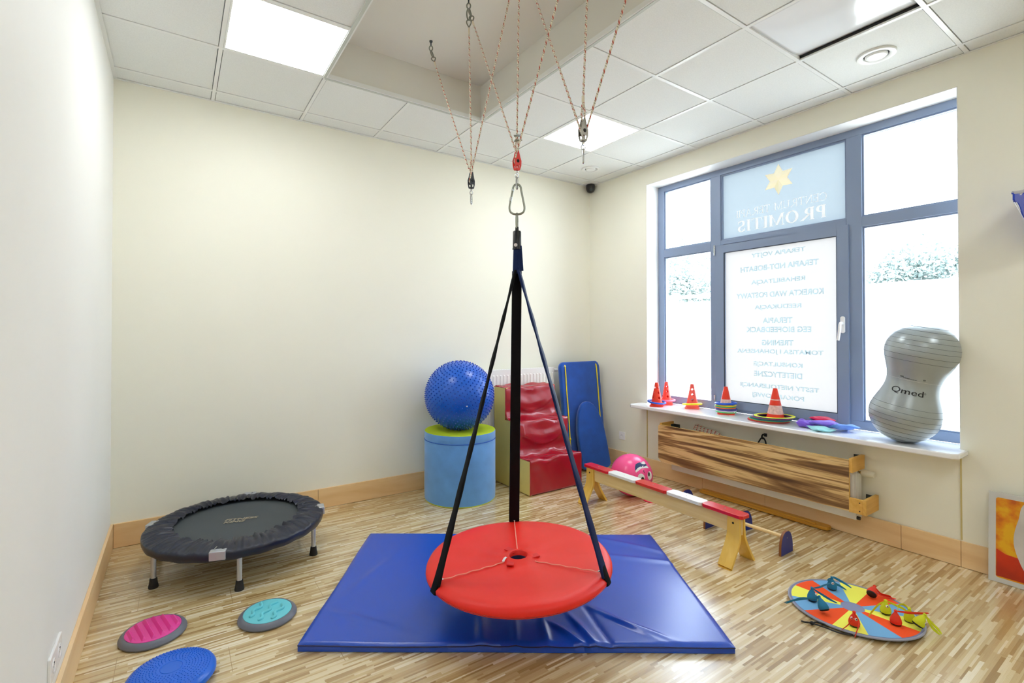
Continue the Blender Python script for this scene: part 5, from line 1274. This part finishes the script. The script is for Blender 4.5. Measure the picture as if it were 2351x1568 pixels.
creature(2.690, .985, 'red', 'orange-red throwing bag with two eyes at the near edge', [[(-.03, -.005, .05), (-.05, .005, .02), (-.09, .02, .0)], [(-.03, -.03, .04), (-.065, -.03, .0), (-.09, -.035, -.006)]], [(V0+.45, .040), (V0-.55, .040)], z=.018)
creature(2.872, .882, 'red', 'orange-red throwing bag between the yellow ones', [[(.03, -.03, .062), (.06, -.07, .068), (.085, -.10, .075)]], [], z=.016)
creature(2.945, .945, 'yellow', 'yellow throwing bag nearest the middle, tails spread', [[(-.04, .015, .05), (-.075, .03, .02), (-.105, .035, .002)], [(.01, -.04, .056), (.01, -.07, .052), (-.01, -.10, .045)]], [(V0+.35, .044)], z=.014)
creature(2.962, .855, 'yellow', 'yellow throwing bag squeezed behind the red one', [[(-.01, .02, .075), (-.03, .035, .07), (-.05, .03, .05)]], [], z=.014, tilt_=(0, -.1))
creature(2.910, .815, 'yellow', 'yellow throwing bag at the right edge with eyes up', [[(.055, -.045, .03), (.06, -.06, .015), (.055, -.075, .0)], [(.05, -.04, .02), (.06, -.055, .0), (.055, -.07, -.006)]], [(V0+.2, .030), (V0+1.1, .034)], lie=(.35, -.32, .75), z=.012)

# ------------------------------------------------------------------ printed board and blue cloth at the right edge
t = thing('picture_board', 'orange printed board with grey border leaning at the right edge', 'picture board', (3.90, .4, 0))
PBm = basis((3.876, .764, .002), (0, -1, 0), Vector((.052, 0, .996)), (-.996, 0, .052))
obj('board', B().box((0, 0, -.008), (.78, .5, 0), PBm), mat('grey board', srgb(206, 206, 204), .6), t, smooth=False)
pr0 = rrect(.72, .445, .012); obj('print', B().prism([(a+.39, c+.25) for a, c in pr0], .0008, PBm), M['paint'], t, smooth=False)
dk = [(.032, .035), (.7, .035), (.7, .19), (.3, .13), (.12, .16), (.07, .165), (.032, .185)]
obj('printed_red_area', B().prism(dk, .0006, PBm @ Matrix.Translation((0, 0, .0009))), mat('deep red print', srgb(170, 40, 6), .45, var=.5, vscale=5), t, smooth=False)  # deep red area of the print along the lower part of the board
fg = loop([(.150, .47, 0), (.118, .37, 0), (.100, .27, 0), (.108, .19, 0), (.145, .09, 0), (.2, .03, 0), (.4, .03, 0), (.5, .3, 0), (.3, .48, 0)], 5, True)
obj('printed_figure', B().prism([(p.x, p.y) for p in fg], .0006, PBm @ Matrix.Translation((0, 0, .0017))), mat('pale grey print', srgb(202, 196, 192), .6, var=.12, vscale=7), t, smooth=False)
t = thing('hanging_cloth', 'pointed tip of blue cloth with silver hem at the right edge', 'hanging cloth', (3.7, .55, 2.0))
bp = Vector((3.565, .600, 2.115)); 
obj('cloth', B().grid(lambda u, v: bp+Vector((.42*u, -.05*u, 0))+Vector((0, 0, (.10*u**1.2)*(1-v)-(.02+.24*u)*v+.012*math.sin(u*20+v*5))), 24, 12), mat('glossy blue cloth', srgb(8, 56, 190), .3), t, solid=.004)
obj('hem', B().tube([bp+Vector((.42*u, -.05*u, .10*u**1.2+.006)) for u in [i/16 for i in range(17)]], .009, 8, flat=.6), mat('silver hem', srgb(180, 180, 190), .4, .3), t)
obj('lower_hem', B().tube([bp+Vector((.02+.40*u, -.05*u, -.02-.26*u)) for u in [i/16 for i in range(17)]], .008, 8, flat=.5), mat('clear white hem', srgb(230, 234, 245), .3), t)
obj('wall_fixing', B().tube([bp+Vector((.38, -.05, .05)), (RR, .55, 2.16)], .005, 8), M['steel'], t)
